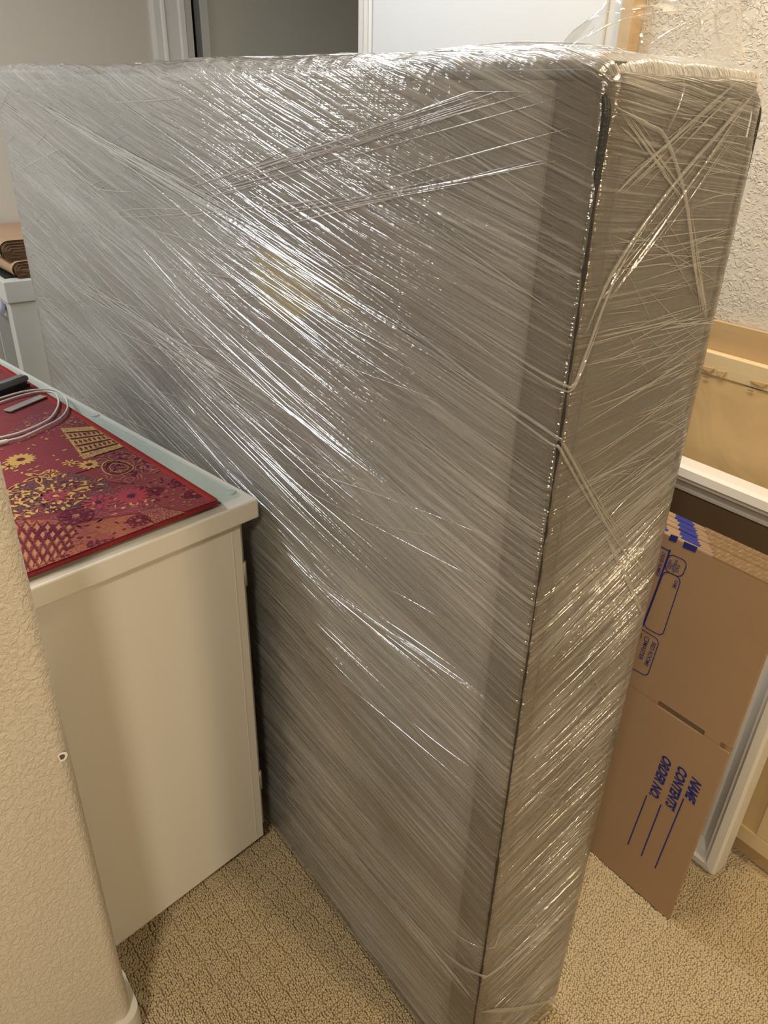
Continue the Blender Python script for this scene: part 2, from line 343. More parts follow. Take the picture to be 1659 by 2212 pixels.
def film_shell():
    st = 0.0065
    xs = np.linspace(-L, 0, int(L/st)); ys = np.linspace(0, T, int(T/st)); zs = np.linspace(0.003, H, int(H/st))
    # round the corners: sample the edges more densely
    V = []; F = []; UV = []; FACE = []; base = 0
    def grid(A, B, fn, flip, kind):
        nonlocal base
        a, b = np.meshgrid(A, B, indexing='ij'); P = fn(a.ravel(), b.ravel()); na, nb = len(A), len(B)
        i = np.arange(na-1)[:, None]*nb + np.arange(nb-1)[None, :]; i = i.ravel()+base
        q = np.stack([i, i+nb, i+nb+1, i+1], 1)
        if flip: q = q[:, ::-1]
        V.append(P); F.append(q); FACE.append(np.full(len(P), kind)); base += len(P)
    o = np.ones_like
    grid(xs, zs, lambda a, b: np.stack([a, 0*a, b], 1), False, 0)          # front
    grid(ys, zs, lambda a, b: np.stack([0*a, a, b], 1), False, 1)          # near end
    grid(xs, ys, lambda a, b: np.stack([a, b, H*o(a)], 1), False, 2)       # top
    grid(ys, zs, lambda a, b: np.stack([-L*o(a), a, b], 1), True, 3)       # far end
    grid(xs[::6], zs[::6], lambda a, b: np.stack([a, T*o(a), b], 1), True, 4)
    P = np.vstack(V); Q = np.vstack(F); K = np.concatenate(FACE)
    P0 = P.copy()
    # corner rounding, softer near the top
    top = np.clip((P[:, 2]-(H-0.10))/0.10, 0, 1)
    R3 = np.stack([0.010+0.008*top, 0.008+0.013*top, 0.008+0.013*top], 1)
    lo = np.array([-L, 0, 0.003])+R3; hi = np.array([0, T, H])-R3
    C = np.clip(P, lo, hi); D = (P-C)/R3; n = np.linalg.norm(D, axis=1); ok = n > 1e-9
    N = np.zeros_like(P); N[ok] = D[ok]/n[ok, None]
    P = C + N*R3
    # slack and tension relief of the film
    x, y, z = P0.T
    fr_, en_ = (K == 0), (K == 1)
    u = np.where(K == 1, y, x)
    ph = np.zeros(len(P))
    ph[fr_] = phi_front(x[fr_], z[fr_]); ph[en_] = phi_end(y[en_], z[en_]); ph[K == 3] = z[K == 3]-0.1*y[K == 3]; ph[K == 4] = z[K == 4]
    ph[K == 2] = y[K == 2]+2.0+0.15*x[K == 2]
    rid = 0.5*vnoise(u*2.2+3, ph*55, 11)+0.35*vnoise(u*4.0+9, ph*120, 12)+0.3*vnoise(u*1.3, ph*22, 13)
    amp = 0.0022*(0.35+1.2*vnoise(u*2.5, z*3.0, 14))
    edge = np.minimum.reduce([np.abs(x), np.abs(x+L)]) if False else np.abs(x)
    damp = np.where(K == 0, np.clip(np.minimum(-x, x+L)/0.02, 0.25, 1), np.where(K == 1, np.clip(np.minimum(y, T-y)/0.02, 0.25, 1), 1))
    disp = amp*damp*(rid-0.1)
    nn = np.linalg.norm(N, axis=1); Nn = np.where(nn[:, None] > 0, N/np.maximum(nn, 1e-9)[:, None], 0)
    P = P + Nn*disp[:, None] - Nn*0.0
    # top line of the wrap rises and dips along its length
    tx = np.array([-1.94, -1.7, -1.3, -0.95, -0.7, -0.45, -0.3, -0.15, -0.06, 0.0]); tz = np.array([0.006, 0.012, 0.003, 0.002, 0.006, 0.004, 0.002, 0.008, 0.004, -0.010])
    wz = np.clip((z-(H-0.05))/0.05, 0, 1)
    P[:, 2] += wz*(np.interp(x, tx, tz)+0.006*(vnoise(x*14, y*9, 21)-0.5)+0.003*(vnoise(x*60, y*30, 22)-0.5))
    # weld seams
    key = {}; idx = np.empty(len(P), int); out = []
    kk = np.round(P0*20000).astype(int)
    for i, k in enumerate(map(tuple, kk)):
        j = key.get(k)
        if j is None: j = len(out); key[k] = j; out.append(i)
        idx[i] = j
    P2 = P[out]; Qw = idx[Q]
    me = bpy.data.meshes.new('stretch_film'); me.from_pydata(P2.tolist(), [], Qw.tolist()); me.update()
    # per-corner streak coordinates keep each face's own field across the weld
    uvA = me.uv_layers.new(name='Streak'); uvB = me.uv_layers.new(name='Flat')
    li = np.empty(len(me.loops), int); me.loops.foreach_get('vertex_index', li)
    a = np.stack([u, ph], 1)[Q.ravel()]; b = np.stack([np.where(K == 1, 3+y, np.where(K == 2, 6+x, np.where(K == 3, 9+y, x))), np.where(K == 2, y, z)], 1)[Q.ravel()]
    uvA.data.foreach_set('uv', a.ravel()); uvB.data.foreach_set('uv', b.ravel())
    # film build-up: how much milky film lies over the fabric
    den = np.full(len(P), 0.0)
    den += 0.62*(vnoise(u*1.7+5, ph*9, 31)-0.5)+0.40*(vnoise(u*4+1, ph*26, 32)-0.5)
    den -= np.where(K == 1, 0.30+0.30*(vnoise(y*9+2, z*5, 33) > 0.55)*np.clip((y-0.06)/0.05, 0, 1), 0)
    near = np.where(K == 0, np.clip(1-(-x)/0.075, 0, 1), np.where(K == 1, np.clip(1-y/0.03, 0, 1), 0))
    den -= 0.22*(near > 0.05)*np.clip(near*6, 0, 1)
    den -= np.where(K == 1, 0.34*np.exp(-((y-(0.205-0.28*(1.42-z)))/0.035)**2)*np.clip((1.44-z)/0.04, 0, 1)*np.clip((z-1.08)/0.06, 0, 1), 0)
    den += np.where((K == 1), 0.25*np.clip((z-1.36)/0.1, 0, 1)+0.25*np.clip((0.20+0.25*y-z)/0.05, 0, 1), 0)
    den += np.where((K == 0), 0.18*np.clip((0.23+0.1*x-z)/0.06, 0, 1), 0)
    den += np.where(K == 0, 0.55*np.clip((z-(H-0.07))/0.05, 0, 1)*np.clip((-x-0.03)/0.05, 0, 1), 0) + np.where(K == 2, 0.5, 0)
    dd = np.zeros(len(out)); dd[idx] = den
    at_ = me.attributes.new('build', 'FLOAT', 'POINT'); at_.data.foreach_set('value', dd)
    return me

def film_mat(name, dens=0.30, gain=1.0, use_streak=True, bump=1.0, rough=0.10, refl=1.35):
    t = NT(name)
    tr = t.n('ShaderNodeBsdfTransparent', Color=(0.97, 0.97, 0.97))
    nm = None
    if use_streak:
        uv = t.n('ShaderNodeUVMap', _uv_map='Streak').outputs[0]; fl = t.n('ShaderNodeUVMap', _uv_map='Flat').outputs[0]
        wob = t.n('ShaderNodeTexNoise', Vector=t.vec(fl, (3, 3, 3)), Scale=1.0, Detail=0.0)
        uvw = t.n('ShaderNodeVectorMath', _operation='ADD', i0=uv, i1=t.n('ShaderNodeVectorMath', _operation='MULTIPLY', i0=wob.outputs[1], i1=(0.02, 0.02, 0)).outputs[0]).outputs[0]
        a = t.noise(t.vec(uvw, (2.2, 150, 1)), 1.0, 2, 0.55)
        b = t.noise(t.vec(uvw, (4.5, 420, 1)), 1.0, 2, 0.6)
        cx = t.noise(t.vec(fl, (2.6, 170, 1), (0, 0, -0.22)), 1.0, 2, 0.6)        # crossing wraps
        cx2 = t.noise(t.vec(fl, (3.0, 150, 1), (0, 0, 0.38)), 1.0, 2, 0.6)
        mk = t.ramp(t.noise(t.vec(fl, (2.2, 3.5, 1)), 1.0, 1), [(0.45, 0), (0.62, 1)])
        mk2 = t.ramp(t.noise(t.vec(fl, (2.0, 3.0, 1), (0, 0, 0), (7, 3, 0)), 1.0, 1), [(0.50, 0), (0.66, 1)])
        ra = t.ramp(a, [(0.46, 0), (0.64, 1)]); rb = t.ramp(b, [(0.48, 0), (0.68, 1)])
        rc = t.mul(t.ramp(cx, [(0.50, 0), (0.68, 1)]), mk); rd = t.mul(t.ramp(cx2, [(0.52, 0), (0.68, 1)]), mk2)
        st = t.add(t.add(t.mul(ra, 0.28), t.mul(rb, 0.24)), t.add(t.mul(rc, 0.22), t.mul(rd, 0.2)))
        bl = t.n('ShaderNodeAttribute', _attribute_name='build').outputs[2]
        den = t.math('ADD', t.add(st, t.mul(bl, 0.55)), dens, True)
        den = t.math('MINIMUM', t.math('MAXIMUM', den, 0.06), 0.85)
        h = t.add(t.add(t.mul(a, 1.0), t.mul(b, 0.5)), t.add(t.mul(t.mul(cx, mk), 0.7), t.mul(t.mul(cx2, mk2), 0.7)))
        cr = t.noise(t.vec(fl, (90, 90, 1)), 1.0, 1, 0.6)
        h = t.add(h, t.mul(cr, 0.25))
        nm = t.bump(h, 0.9*bump, 0.0036)
    else:
        o = t.obj(); den = t.add(dens, t.mul(t.math('SUBTRACT', t.noise(t.vec(o, (40, 40, 40)), 1.0, 3), 0.5), 0.3*gain))
        nm = t.bump(t.noise(t.vec(o, (120, 120, 120)), 1.0, 2), 0.5*bump, 0.002)
    df = t.n('ShaderNodeBsdfDiffuse', Color=(0.74, 0.73, 0.71), Normal=nm)
    tl = t.n('ShaderNodeBsdfTranslucent', Color=(0.70, 0.69, 0.67))
    body = t.n('ShaderNodeMixShader', i0=0.25, i1=df, i2=tl)
    m1 = t.n('ShaderNodeMixShader', i0=den, i1=tr, i2=body)
    gl = t.n('ShaderNodeBsdfGlossy', Color=(1, 1, 1), Roughness=rough, Normal=nm)
    fz = schlick(t, nm, 0.10)
    m2 = t.n('ShaderNodeMixShader', i0=t.math('MULTIPLY', fz, refl, True), i1=m1, i2=gl)
    return t.surf(m2)
M_FILM = film_mat('stretch_film', 0.115, rough=0.08)
M_STRAND = film_mat('film_strand', 0.24, 1.0, False, 0.6, 0.08, 2.2)
M_LOOSE = film_mat('loose_film', 0.09, 0.3, False, 0.35, 0.05, 1.1)
link('stretch_film', film_shell(), M_FILM, root, True)

def strands():
    V = []; F = []
    def ribbon(P, N, w, hgt):
        P = np.asarray(P); n = len(P); d = np.gradient(P, axis=0); d /= np.linalg.norm(d, axis=1)[:, None]+1e-12
        s = np.cross(d, N); s /= np.linalg.norm(s, axis=1)[:, None]+1e-12
        tap = np.clip(np.minimum(np.arange(n), np.arange(n)[::-1])/(n*0.25), 0.08, 1)[:, None]
        b = len(V)
        for k in (-1.0, -0.35, 0.35, 1.0):
            V.extend(P + s*(k*w*tap) + N*(hgt*tap*(1 if abs(k) < 0.5 else -0.35)))
        for k in range(3):
            for i in range(n-1): F.append((b+k*n+i, b+k*n+i+1, b+(k+1)*n+i+1, b+(k+1)*n+i))
    off = 0.0015
    rng = np.random.default_rng(3)
    nf = np.array([0, -1.0, 0]); ne = np.array([1.0, 0, 0])
    for i in range(1100):                                   # along the long face
        R_ = rng.uniform(0.03, 1.62); ln = rng.uniform(0.06, 0.75)*(1.6 if rng.random() < 0.12 else 1)
        x1 = rng.uniform(-L+0.1, -0.012); x0 = max(-L+0.012, x1-ln)
        s = np.interp(R_, RK, S_FRONT)+rng.normal(0, 0.035)
        if rng.random() < 0.14: s = abs(rng.normal(0.18, 0.08))
        zc = R_+np.interp(R_, RK, S_FRONT)*(x0+x1)/2
        n = 14; x = np.linspace(x0, x1, n); z = zc+s*(x-(x0+x1)/2)+rng.normal(0, 0.010)*ln*np.sin(np.pi*np.linspace(0, 1, n))
        m = (z > 0.02) & (z < H-0.035)
        if m.sum() < 6: continue
        x, z = x[m], z[m]
        ribbon(np.stack([x, np.full(len(x), -off), z], 1), nf, rng.uniform(0.0004, 0.0011)*(1.5 if rng.random() < 0.05 else 1), rng.uniform(0.0003, 0.0010))
    for i in range(420):                                    # across the near end
        R_ = rng.uniform(0.02, 1.5); y0 = rng.uniform(0.008, 0.15); y1 = min(T-0.008, y0+rng.uniform(0.04, 0.22))
        s0 = np.interp(R_, RK, S_END); s = s0+rng.normal(0, 0.10)
        if rng.random() < 0.15: s = rng.normal(-0.5, 0.5)
        n = 9; y = np.linspace(y0, y1, n); z = R_+s0*(y0+y1)/2+s*(y-(y0+y1)/2)+rng.normal(0, 0.0025)*np.sin(np.pi*np.linspace(0, 1, n))
        m = (z > 0.02) & (z < H-0.04)
        if m.sum() < 5: continue
        y, z = y[m], z[m]
        ribbon(np.stack([np.full(len(y), off), y, z], 1), ne, rng.uniform(0.0002, 0.0006), rng.uniform(0.0002, 0.0005))
    for i in range(260):                                    # over the top edge
        x1 = rng.uniform(-L+0.1, -0.03); ln = rng.uniform(0.05, 0.3); n = 8; x = np.linspace(x1-ln, x1, n); m = x > -L+0.02
        if m.sum() < 4: continue
        x = x[m]; k = rng.uniform(0, 1); yy = 0.012+0.1*k+rng.normal(0, 0.02)*np.linspace(0, 1, len(x)); yy = np.clip(yy, 0.012, T-0.02)
        z0 = H+0.002-0.028*np.clip((0.035-yy)/0.035, 0, 1)**2
        tx = np.interp(x, [-1.94, -1.7, -1.3, -0.95, -0.7, -0.45, -0.3, -0.15, -0.06, 0.0], [0.006, 0.012, 0.003, 0.002, 0.006, 0.004, 0.002, 0.008, 0.004, -0.010])
        ribbon(np.stack([x, yy, z0+tx], 1), np.array([0, -0.3, 0.95]), rng.uniform(0.0006, 0.0016), rng.uniform(0.0005, 0.0015))
    def bundle(a, b, n_, sd, face):                         # tight bundles that run together across the wrap
        pa, pb = (at(a, 1, 0)[[0, 2]], at(b, 1, 0)[[0, 2]]) if face == 0 else (at(a, 0, 0)[[1, 2]], at(b, 0, 0)[[1, 2]])
        for i in range(n_):
            t0, t1 = sorted(rng.uniform(-0.03, 1.03, 2)); t0 = max(0, min(t0, 0.6)); t1 = min(1, max(t1, t0+0.25))
            q = rng.normal(0, sd, 2); n = 16; tt = np.linspace(t0, t1, n)
            ab = pa+(pb-pa)*tt[:, None]; z = np.clip(ab[:, 1]+q[0]*(1-tt)+q[1]*tt, 0.02, H-0.03)
            if face == 0: ribbon(np.stack([np.clip(ab[:, 0], -L+0.01, -0.008), np.full(n, -off-0.0006), z], 1), nf, rng.uniform(0.0005, 0.0013), rng.uniform(0.0004, 0.0009))
            else: ribbon(np.stack([np.full(n, off+0.0006), np.clip(ab[:, 0], 0.008, T-0.008), z], 1), ne, rng.uniform(0.0003, 0.0007), rng.uniform(0.0002, 0.0005))
    for a, b, n_, sd in (((40, 200), (790, 640), 26, 0.012), ((500, 480), (1205, 940), 22, 0.010), ((390, 425), (1270, 165), 26, 0.010), ((560, 470), (1260, 320), 14, 0.012), ((100, 560), (700, 960), 18, 0.02),
                         ((700, 340), (1240, 700), 16, 0.012), ((620, 860), (1160, 1330), 20, 0.014), ((560, 1160), (1110, 1560), 16, 0.014), ((640, 1690), (1030, 2170), 18, 0.012)): bundle(a, b, n_, sd, 0)
    for a, b, n_, sd in (((1325, 225), (1480, 430), 14, 0.006), ((1480, 430), (1525, 700), 12, 0.008), ((1640, 200), (1270, 700), 12, 0.010), ((1600, 170), (1330, 430), 14, 0.008), ((1215, 955), (1400, 1260), 12, 0.006),
                         ((1130, 1450), (1450, 1100), 18, 0.012), ((1056, 2108), (1235, 1940), 14, 0.010), ((1240, 730), (1560, 660), 14, 0.010)): bundle(a, b, n_, sd, 1)
    return V, F
v, f = strands()
so = mesh('film_strands', v, f, M_STRAND, root, True); so['kind'] = 'stuff'
# the gathered ropes of film that can be told apart
def front_pts(pp): return [at(q, 1, -0.003) for q in pp]
def end_pts(pp): return [at(q, 0, 0.003) for q in pp]
M_ROPE = film_mat('film_rope', 0.30, 0.9, False, 1.0, 0.12)
def rope(pts, w=0.004, h=0.002, n=24, nrm=None):
    w *= 0.5; h *= 0.45
    P = spline(pts, n); d = np.gradient(P, axis=0); d /= np.linalg.norm(d, axis=1)[:, None]
    V = []; F = []; 
    for i in range(n):
        N = np.array([0.0, -1, 0]) if P[i][1] < 0.0 else np.array([1.0, 0, 0])
        if P[i][1] < 0.0 and P[i][0] > -0.006: N = np.array([0.7, -0.7, 0])
        s = np.cross(d[i], N); s /= np.linalg.norm(s)+1e-9; tp = max(0.12, min(1, 6*min(i, n-1-i)/n))
        for k, hh in ((-1, -0.5), (-0.6, 0.5), (0, 1), (0.6, 0.5), (1, -0.5)): V.append(P[i]+s*k*w*tp+N*h*hh*tp)
    for i in range(n-1):
        for k in range(4): F.append((i*5+k, i*5+k+1, (i+1)*5+k+1, (i+1)*5+k))
    return mesh('gathered_film', V, F, M_ROPE, root, True)
rope(front_pts([(560, 430), (760, 600), (1000, 800), (1195, 940)])+end_pts([(1215, 955), (1262, 1040), (1320, 1150), (1395, 1255)]), 0.0035)
rope(front_pts([(900, 760), (1080, 880), (1190, 960)])+end_pts([(1208, 968), (1260, 1060), (1310, 1140)]), 0.003)
rope(front_pts([(1000, 690), (1120, 775), (1215, 830)])+end_pts([(1240, 830), (1265, 770), (1330, 600), (1400, 480)]), 0.003)
rope(front_pts([(1050, 740), (1160, 815), (1212, 842)])+end_pts([(1236, 842), (1258, 800), (1300, 690)]), 0.002)
rope(end_pts([(1330, 230), (1400, 270), (1440, 300), (1480, 420), (1500, 560), (1515, 680)]), 0.004)
rope(end_pts([(1640, 190), (1560, 280), (1440, 420), (1330, 580), (1265, 720)]), 0.004)
rope(end_pts([(1600, 170), (1500, 260), (1400, 350), (1330, 420)]), 0.003)
rope(end_pts([(1420, 120), (1475, 170), (1470, 220), (1440, 290)]), 0.0015)
rope(end_pts([(1310, 1160), (1350, 1240), (1390, 1330)]), 0.006)
rope(front_pts([(640, 1690), (800, 1890), (940, 2060), (1030, 2170)]), 0.009)
rope(front_pts([(900, 2000), (985, 2080), (1040, 2108)])+end_pts([(1056, 2108), (1120, 2060), (1200, 1990), (1230, 1950)]), 0.007)
rope(end_pts([(1040, 2186), (1120, 2180), (1205, 2160)]), 0.010)
rope(front_pts([(960, 2000), (1020, 2040)])+end_pts([(1064, 2048), (1075, 2030), (1085, 2000)]), 0.002)

# loose, crumpled end of film standing up at the top of the near end
def flap():
    bot = [(-0.10, 0.03, H-0.004), (-0.03, 0.05, H+0.004), (-0.012, 0.11, H+0.002), (-0.012, 0.17, H+0.002), (-0.02, 0.215, H-0.002)]
    B = spline(bot, 34); n, m = len(B), 22; V = []; F = []
    hts = np.interp(np.linspace(0, 1, n), [0, 0.15, 0.4, 0.55, 0.75, 1.0], [0.006, 0.025, 0.040, 0.055, 0.075, 0.04])
    for i in range(n):
        for j in range(m):
            s = j/(m-1); q = B[i]+np.array([0.012*math.sin(i*0.35)*s-0.012*s, 0.014*math.sin(i*0.45+2*s)*s+0.015*s*s, hts[i]*s])
            k = np.array([vnoise(np.array([i*0.35]), np.array([j*0.22]), 41+c)[0]-0.5 for c in range(3)])
            V.append(q+k*0.02*s)
    for i in range(n-1):
        for j in range(m-1): F.append((i*m+j, (i+1)*m+j, (i+1)*m+j+1, i*m+j+1))
    return mesh('loose_film_end', V, F, M_LOOSE, root, True)
flap()
for pp, w_ in (([(1556, 96), (1546, 45), (1552, -20)], 0.003), ([(1598, 95), (1632, 45), (1650, -10)], 0.003), ([(1470, 70), (1530, 42), (1600, 8)], 0.0025), ([(1405, 95), (1460, 62), (1540, 25)], 0.002),
               ([(1262, 84), (1330, 48), (1420, 28), (1520, 20)], 0.0016), ([(1620, 90), (1625, 60), (1600, 40)], 0.002), ([(1500, 92), (1512, 60), (1508, 30)], 0.0016)):
    rope([at(q, 0, -0.006) for q in pp], w_)

# ------------------------------------------------------------------ near cabinet (desk height) with glass and runner
A9 = math.radians(9.0)
DF = (np.array([-0.608, -0.020, 0.0]), np.array([-math.cos(A9), -math.sin(A9), 0]), np.array([math.sin(A9), -math.cos(A9), 0]), np.array([0, 0, 1.0]))
def dloc(px, z): q = at(px, 2, z)-DF[0]; return np.array([q@DF[1], q@DF[2]])
M_CAB = plain('cabinet_offwhite_laminate', (0.79, 0.76, 0.69), 0.38, 0.4, 0, 0.02, 4, 0.03, 300)
M_CABTOP = M_CAB
cab = thing('cabinet', 'off-white side cabinet with overhanging top, beside the wrapped box spring', 'cabinet', tuple(fr_pts(DF, [(0.6, 0.2, 0)])[0]))
DEP = 0.415; DL = 1.28; ZT = 0.880
top = box('cabinet_top', (-0.012, -0.005, ZT-0.036), (DL, DEP, ZT), M_CABTOP, cab, DF, 0.003)
box('end_panel', (0.004, 0.024, 0.05), (0.024, DEP-0.006, ZT-0.036), M_CAB, cab, DF, 0.0015)
box('end_panel', (DL-0.03, 0.024, 0.05), (DL-0.01, DEP-0.006, ZT-0.036), M_CAB, cab, DF, 0.0015)
box('back_panel', (0.024, DEP-0.02, 0.05), (DL-0.03, DEP-0.008, ZT-0.036), M_CAB, cab, DF)
box('bottom_panel', (0.024, 0.024, 0.05), (DL-0.03, DEP-0.02, 0.068), M_CAB, cab, DF)
box('plinth', (0.06, 0.06, 0.0), (DL-0.06, DEP-0.04, 0.05), M_CAB, cab, DF)
M_HINGE = plain('hinge_nickel', (0.62, 0.58, 0.50), 0.3, 0.5, 0.7)
for u0, u1 in ((0.026, 0.64), (0.644, DL-0.032)):
    dr = box('cabinet_door', (u0, 0.006, 0.055), (u1, 0.024, ZT-0.04), M_CAB, cab, DF, 0.0015)
    parent_mats[dr.name] = Matrix.Identity(4); cab_door = cab_door if u0 > 0.1 else dr
M_SEAM = plain('edge_band', (0.78, 0.74, 0.66), 0.35)
box('edge_band', (0.0032, 0.042, 0.06), (0.0045, 0.0435, ZT-0.04), M_SEAM, cab, DF)
for zc in (at((541, 1235), 1, -0.03)[2], at((580, 1690), 1, -0.03)[2]):
    b = fr_pts(DF, [(0.012, 0.019, zc)])[0]
    P = [b+np.array([0, 0, dz]) for dz in (-0.028, -0.027, 0.0, 0.022, 0.024)]
    V, F = tube_data(P, [0.004, 0.0055, 0.0055, 0.0055, 0.003], 12)
    hg = mesh('hinge', V, F, M_HINGE, cab_door, True)
# glass
t = NT('clear_glass_sheet')
gt = t.n('ShaderNodeBsdfTransparent', Color=(0.93, 0.975, 0.965)); gg = t.n('ShaderNodeBsdfGlossy', Color=(1, 1, 1), Roughness=0.03)
M_GLASS = t.surf(t.n('ShaderNodeMixShader', i0=schlick(t), i1=gt, i2=gg))
gl = box('glass_sheet', (0.012, 0.014, ZT+0.0022), (DL-0.02, DEP-0.012, ZT+0.0082), M_GLASS, None, DF, 0.0008)
tag(gl, 'clear greenish glass sheet lying on the off-white cabinet top under the red runner', 'glass sheet')
gl.name = 'glass_sheet'; parent_mats[gl.name] = Matrix.Identity(4)
t = NT('clear_pad'); M_PAD = t.surf(t.bsdf((0.72, 0.80, 0.80), 0.25, 0.5))
for q in ((500, 1062), (207, 896), (110, 845)):
    d2 = dloc(q, ZT+0.001); c = fr_pts(DF, [(d2[0], d2[1]+0.002, 0)])[0]
    lathe('glass_pad', [(0.0085, ZT+0.0001), (0.0085, ZT+0.0018), (0.007, ZT+0.0021)], (c[0], c[1], 0), M_PAD, gl)
# runner
ZR = ZT+0.0086
def brocade(name, A, B, C, scale=60, thr=0.5, rot=0.3):
    t = NT(name); o = t.vec(t.obj(), (1, 1, 1), (0, 0, rot))
    n1 = t.n('ShaderNodeTexNoise', Vector=o, Scale=scale*0.5, Detail=2.0).outputs[1]
    w = t.n('ShaderNodeVectorMath', _operation='ADD', i0=o, i1=t.n('ShaderNodeVectorMath', _operation='SCALE', i0=n1, Scale=0.022).outputs[0]).outputs[0]
    vo = t.n('ShaderNodeTexVoronoi', Vector=w, Scale=scale).outputs[0]
    rings = t.math('SINE', t.mul(vo, 22.0))
    m1 = t.ramp(rings, [(thr, 0), (min(0.99, thr+0.12), 1)])
    big = t.ramp(t.noise(w, scale*0.35, 2), [(0.46, 0), (0.54, 1)])
    c = t.mix(big, A, C); c = t.mix(m1, c, B)
    th = t.noise(t.vec(o, (900, 250, 1)), 1.0, 1)
    c = t.mix(t.mul(t.ramp(th, [(0.4, 0), (0.7, 1)]), 0.25), c, tuple(x*0.5 for x in A))
    nm = t.bump(t.add(t.mul(m1, 0.8), t.mul(th, 0.5)), 0.5, 0.0008)
    return t.surf(t.bsdf(c, 0.75, 0.15, 0, nm, Sheen__Weight=0.2))
CR_, MAR, RUST, GOLD, PUR = (0.24, 0.018, 0.022), (0.10, 0.008, 0.03), (0.34, 0.10, 0.035), (0.62, 0.36, 0.10), (0.065, 0.018, 0.035)
M_RUN = brocade('runner_crimson', CR_, tuple(x*0.75 for x in CR_), (0.21, 0.014, 0.022), 45, 0.8)
M_RUNEDGE = plain('runner_red_binding', (0.36, 0.03, 0.022), 0.7, 0.2, 0, 0.1, 60, 0.3, 600)
run = thing('table_runner', 'red and gold patchwork brocade runner lying on the glass sheet', 'table runner', tuple(fr_pts(DF, [(0.4, 0.2, ZR)])[0]))
c0 = dloc((484, 1086), ZR+0.004); c1 = dloc((52, 1258), ZR+0.004); c2 = dloc((40, 797), ZR+0.004)
RU0, RV0, RV1, RU1 = 0.002, c0[1], DEP-0.018, 1.16
v_far = 0.030                                              # the right border runs a little askew
def run_v0(u): return RV0+(v_far-RV0)*np.clip(u/0.9, 0, 1)
def runner_mesh():
    nu, nv = 120, 44; V = []; F = []
    def hz(u, s):
        e = min(u/0.012, 1)*min(s/0.02, 1)*min((1-s)/0.02, 1)
        return ZR+0.0012+0.0045*math.sqrt(max(e, 0))+0.0006*math.sin(u*55+s*9)*e
    for i in range(nu+1):
        u = RU0+(RU1-RU0)*(i/nu)**1.3
        for j in range(nv+1):
            s = j/nv; v_ = run_v0(u)+(RV1-run_v0(u))*s+0.001*math.sin(u*30)*(1-s)
            V.append((u, v_, hz(u-RU0, s)))
    for i in range(nu):
        for j in range(nv): a = i*(nv+1)+j; F.append((a, a+nv+1, a+nv+2, a+1))
    b = len(V); rim = [(i*(nv+1)) for i in range(nu+1)]
    ring = [j for j in range(nv+1)]+[i*(nv+1)+nv for i in range(1, nu+1)]+[nu*(nv+1)+j for j in range(nv-1, -1, -1)]+[i*(nv+1) for i in range(nu-1, 0, -1)]
    for k in ring: V.append((V[k][0], V[k][1], ZR))
    n = len(ring)
    for k in range(n): F.append((ring[k], ring[(k+1) % n], b+(k+1) % n, b+k))
    return mesh('cloth', fr_pts(DF, V), F, M_RUN, run, True)
runner_mesh()
ZP = ZR+0.0063
def dpoly(name, pts_px, mat, z=ZP, par=run):               # flat woven patch laid out where it lies on the runner
    P = [dloc(q, ZP) for q in pts_px]
    P = [(max(u, RU0+0.004), min(max(v_, float(run_v0(u))+0.004), RV1-0.004)) for u, v_ in P]
    # dedupe
    Q = []
    for q in P:
        if not Q or np.hypot(q[0]-Q[-1][0], q[1]-Q[-1][1]) > 1e-4: Q.append(q)
    V = [(u, v_, z) for u, v_ in Q]
    return mesh(name, fr_pts(DF, V), [tuple(range(len(V)))], mat, par)
M_PATCH = dict(
    lattice=brocade('woven_lattice', (0.33, 0.085, 0.035), (0.20, 0.02, 0.04), (0.38, 0.13, 0.05), 38, 0.55, 0.7),
    rust=brocade('woven_rust', (0.36, 0.10, 0.035), (0.25, 0.03, 0.04), (0.30, 0.06, 0.04), 55, 0.75, 0.2),
    dark=brocade('woven_dark', PUR, (0.30, 0.10, 0.05), (0.15, 0.01, 0.03), 60, 0.7, 0.9),
    paisley=brocade('woven_paisley', (0.24, 0.02, 0.045), (0.45, 0.20, 0.07), (0.20, 0.012, 0.035), 42, 0.72, 1.4),
    gold=brocade('woven_gold', (0.60, 0.36, 0.10), (0.14, 0.02, 0.03), (0.62, 0.38, 0.12), 95, 0.72, 0.1),
    wine=brocade('woven_wine', (0.17, 0.012, 0.04), (0.33, 0.09, 0.045), (0.24, 0.02, 0.05), 48, 0.68, 0.5),
    pink=brocade('woven_rose', (0.25, 0.016, 0.028), (0.18, 0.010, 0.022), (0.23, 0.015, 0.026), 50, 0.85, 0.4),
    strip=brocade('woven_strip', (0.26, 0.07, 0.035), (0.50, 0.24, 0.08), (0.22, 0.02, 0.04), 90, 0.7, 0.2),
)
patch_z = [ZP]
def patch(px, m):
    patch_z[0] += 0.00004; return dpoly('woven_patch', px, M_PATCH[m], patch_z[0])
patch([(-40, 980), (60, 900), (130, 880), (170, 885), (220, 905), (150, 925), (100, 935), (60, 950), (0, 970)], 'wine')
patch([(-40, 1000), (0, 970), (100, 936), (140, 925), (205, 985), (190, 1015), (60, 1050), (-30, 1080)], 'pink')
patch([(130, 925), (215, 920), (268, 965), (180, 992)], 'gold')
patch([(188, 995), (262, 970), (330, 995), (345, 1018), (280, 1045), (235, 1040)], 'paisley')
patch([(-60, 1075), (50, 1045), (150, 1020), (230, 1040), (250, 1060), (200, 1090), (60, 1120), (-40, 1150)], 'dark')
patch([(200, 1062), (282, 1045), (345, 1095), (290, 1110), (210, 1120), (150, 1130), (90, 1122), (195, 1092)], 'wine')
patch([(285, 1040), (350, 1018), (470, 1080), (400, 1105), (350, 1095)], 'pink')
patch([(-60, 1200), (20, 1125), (90, 1123), (180, 1140), (185, 1170), (110, 1215), (40, 1245)], 'lattice')
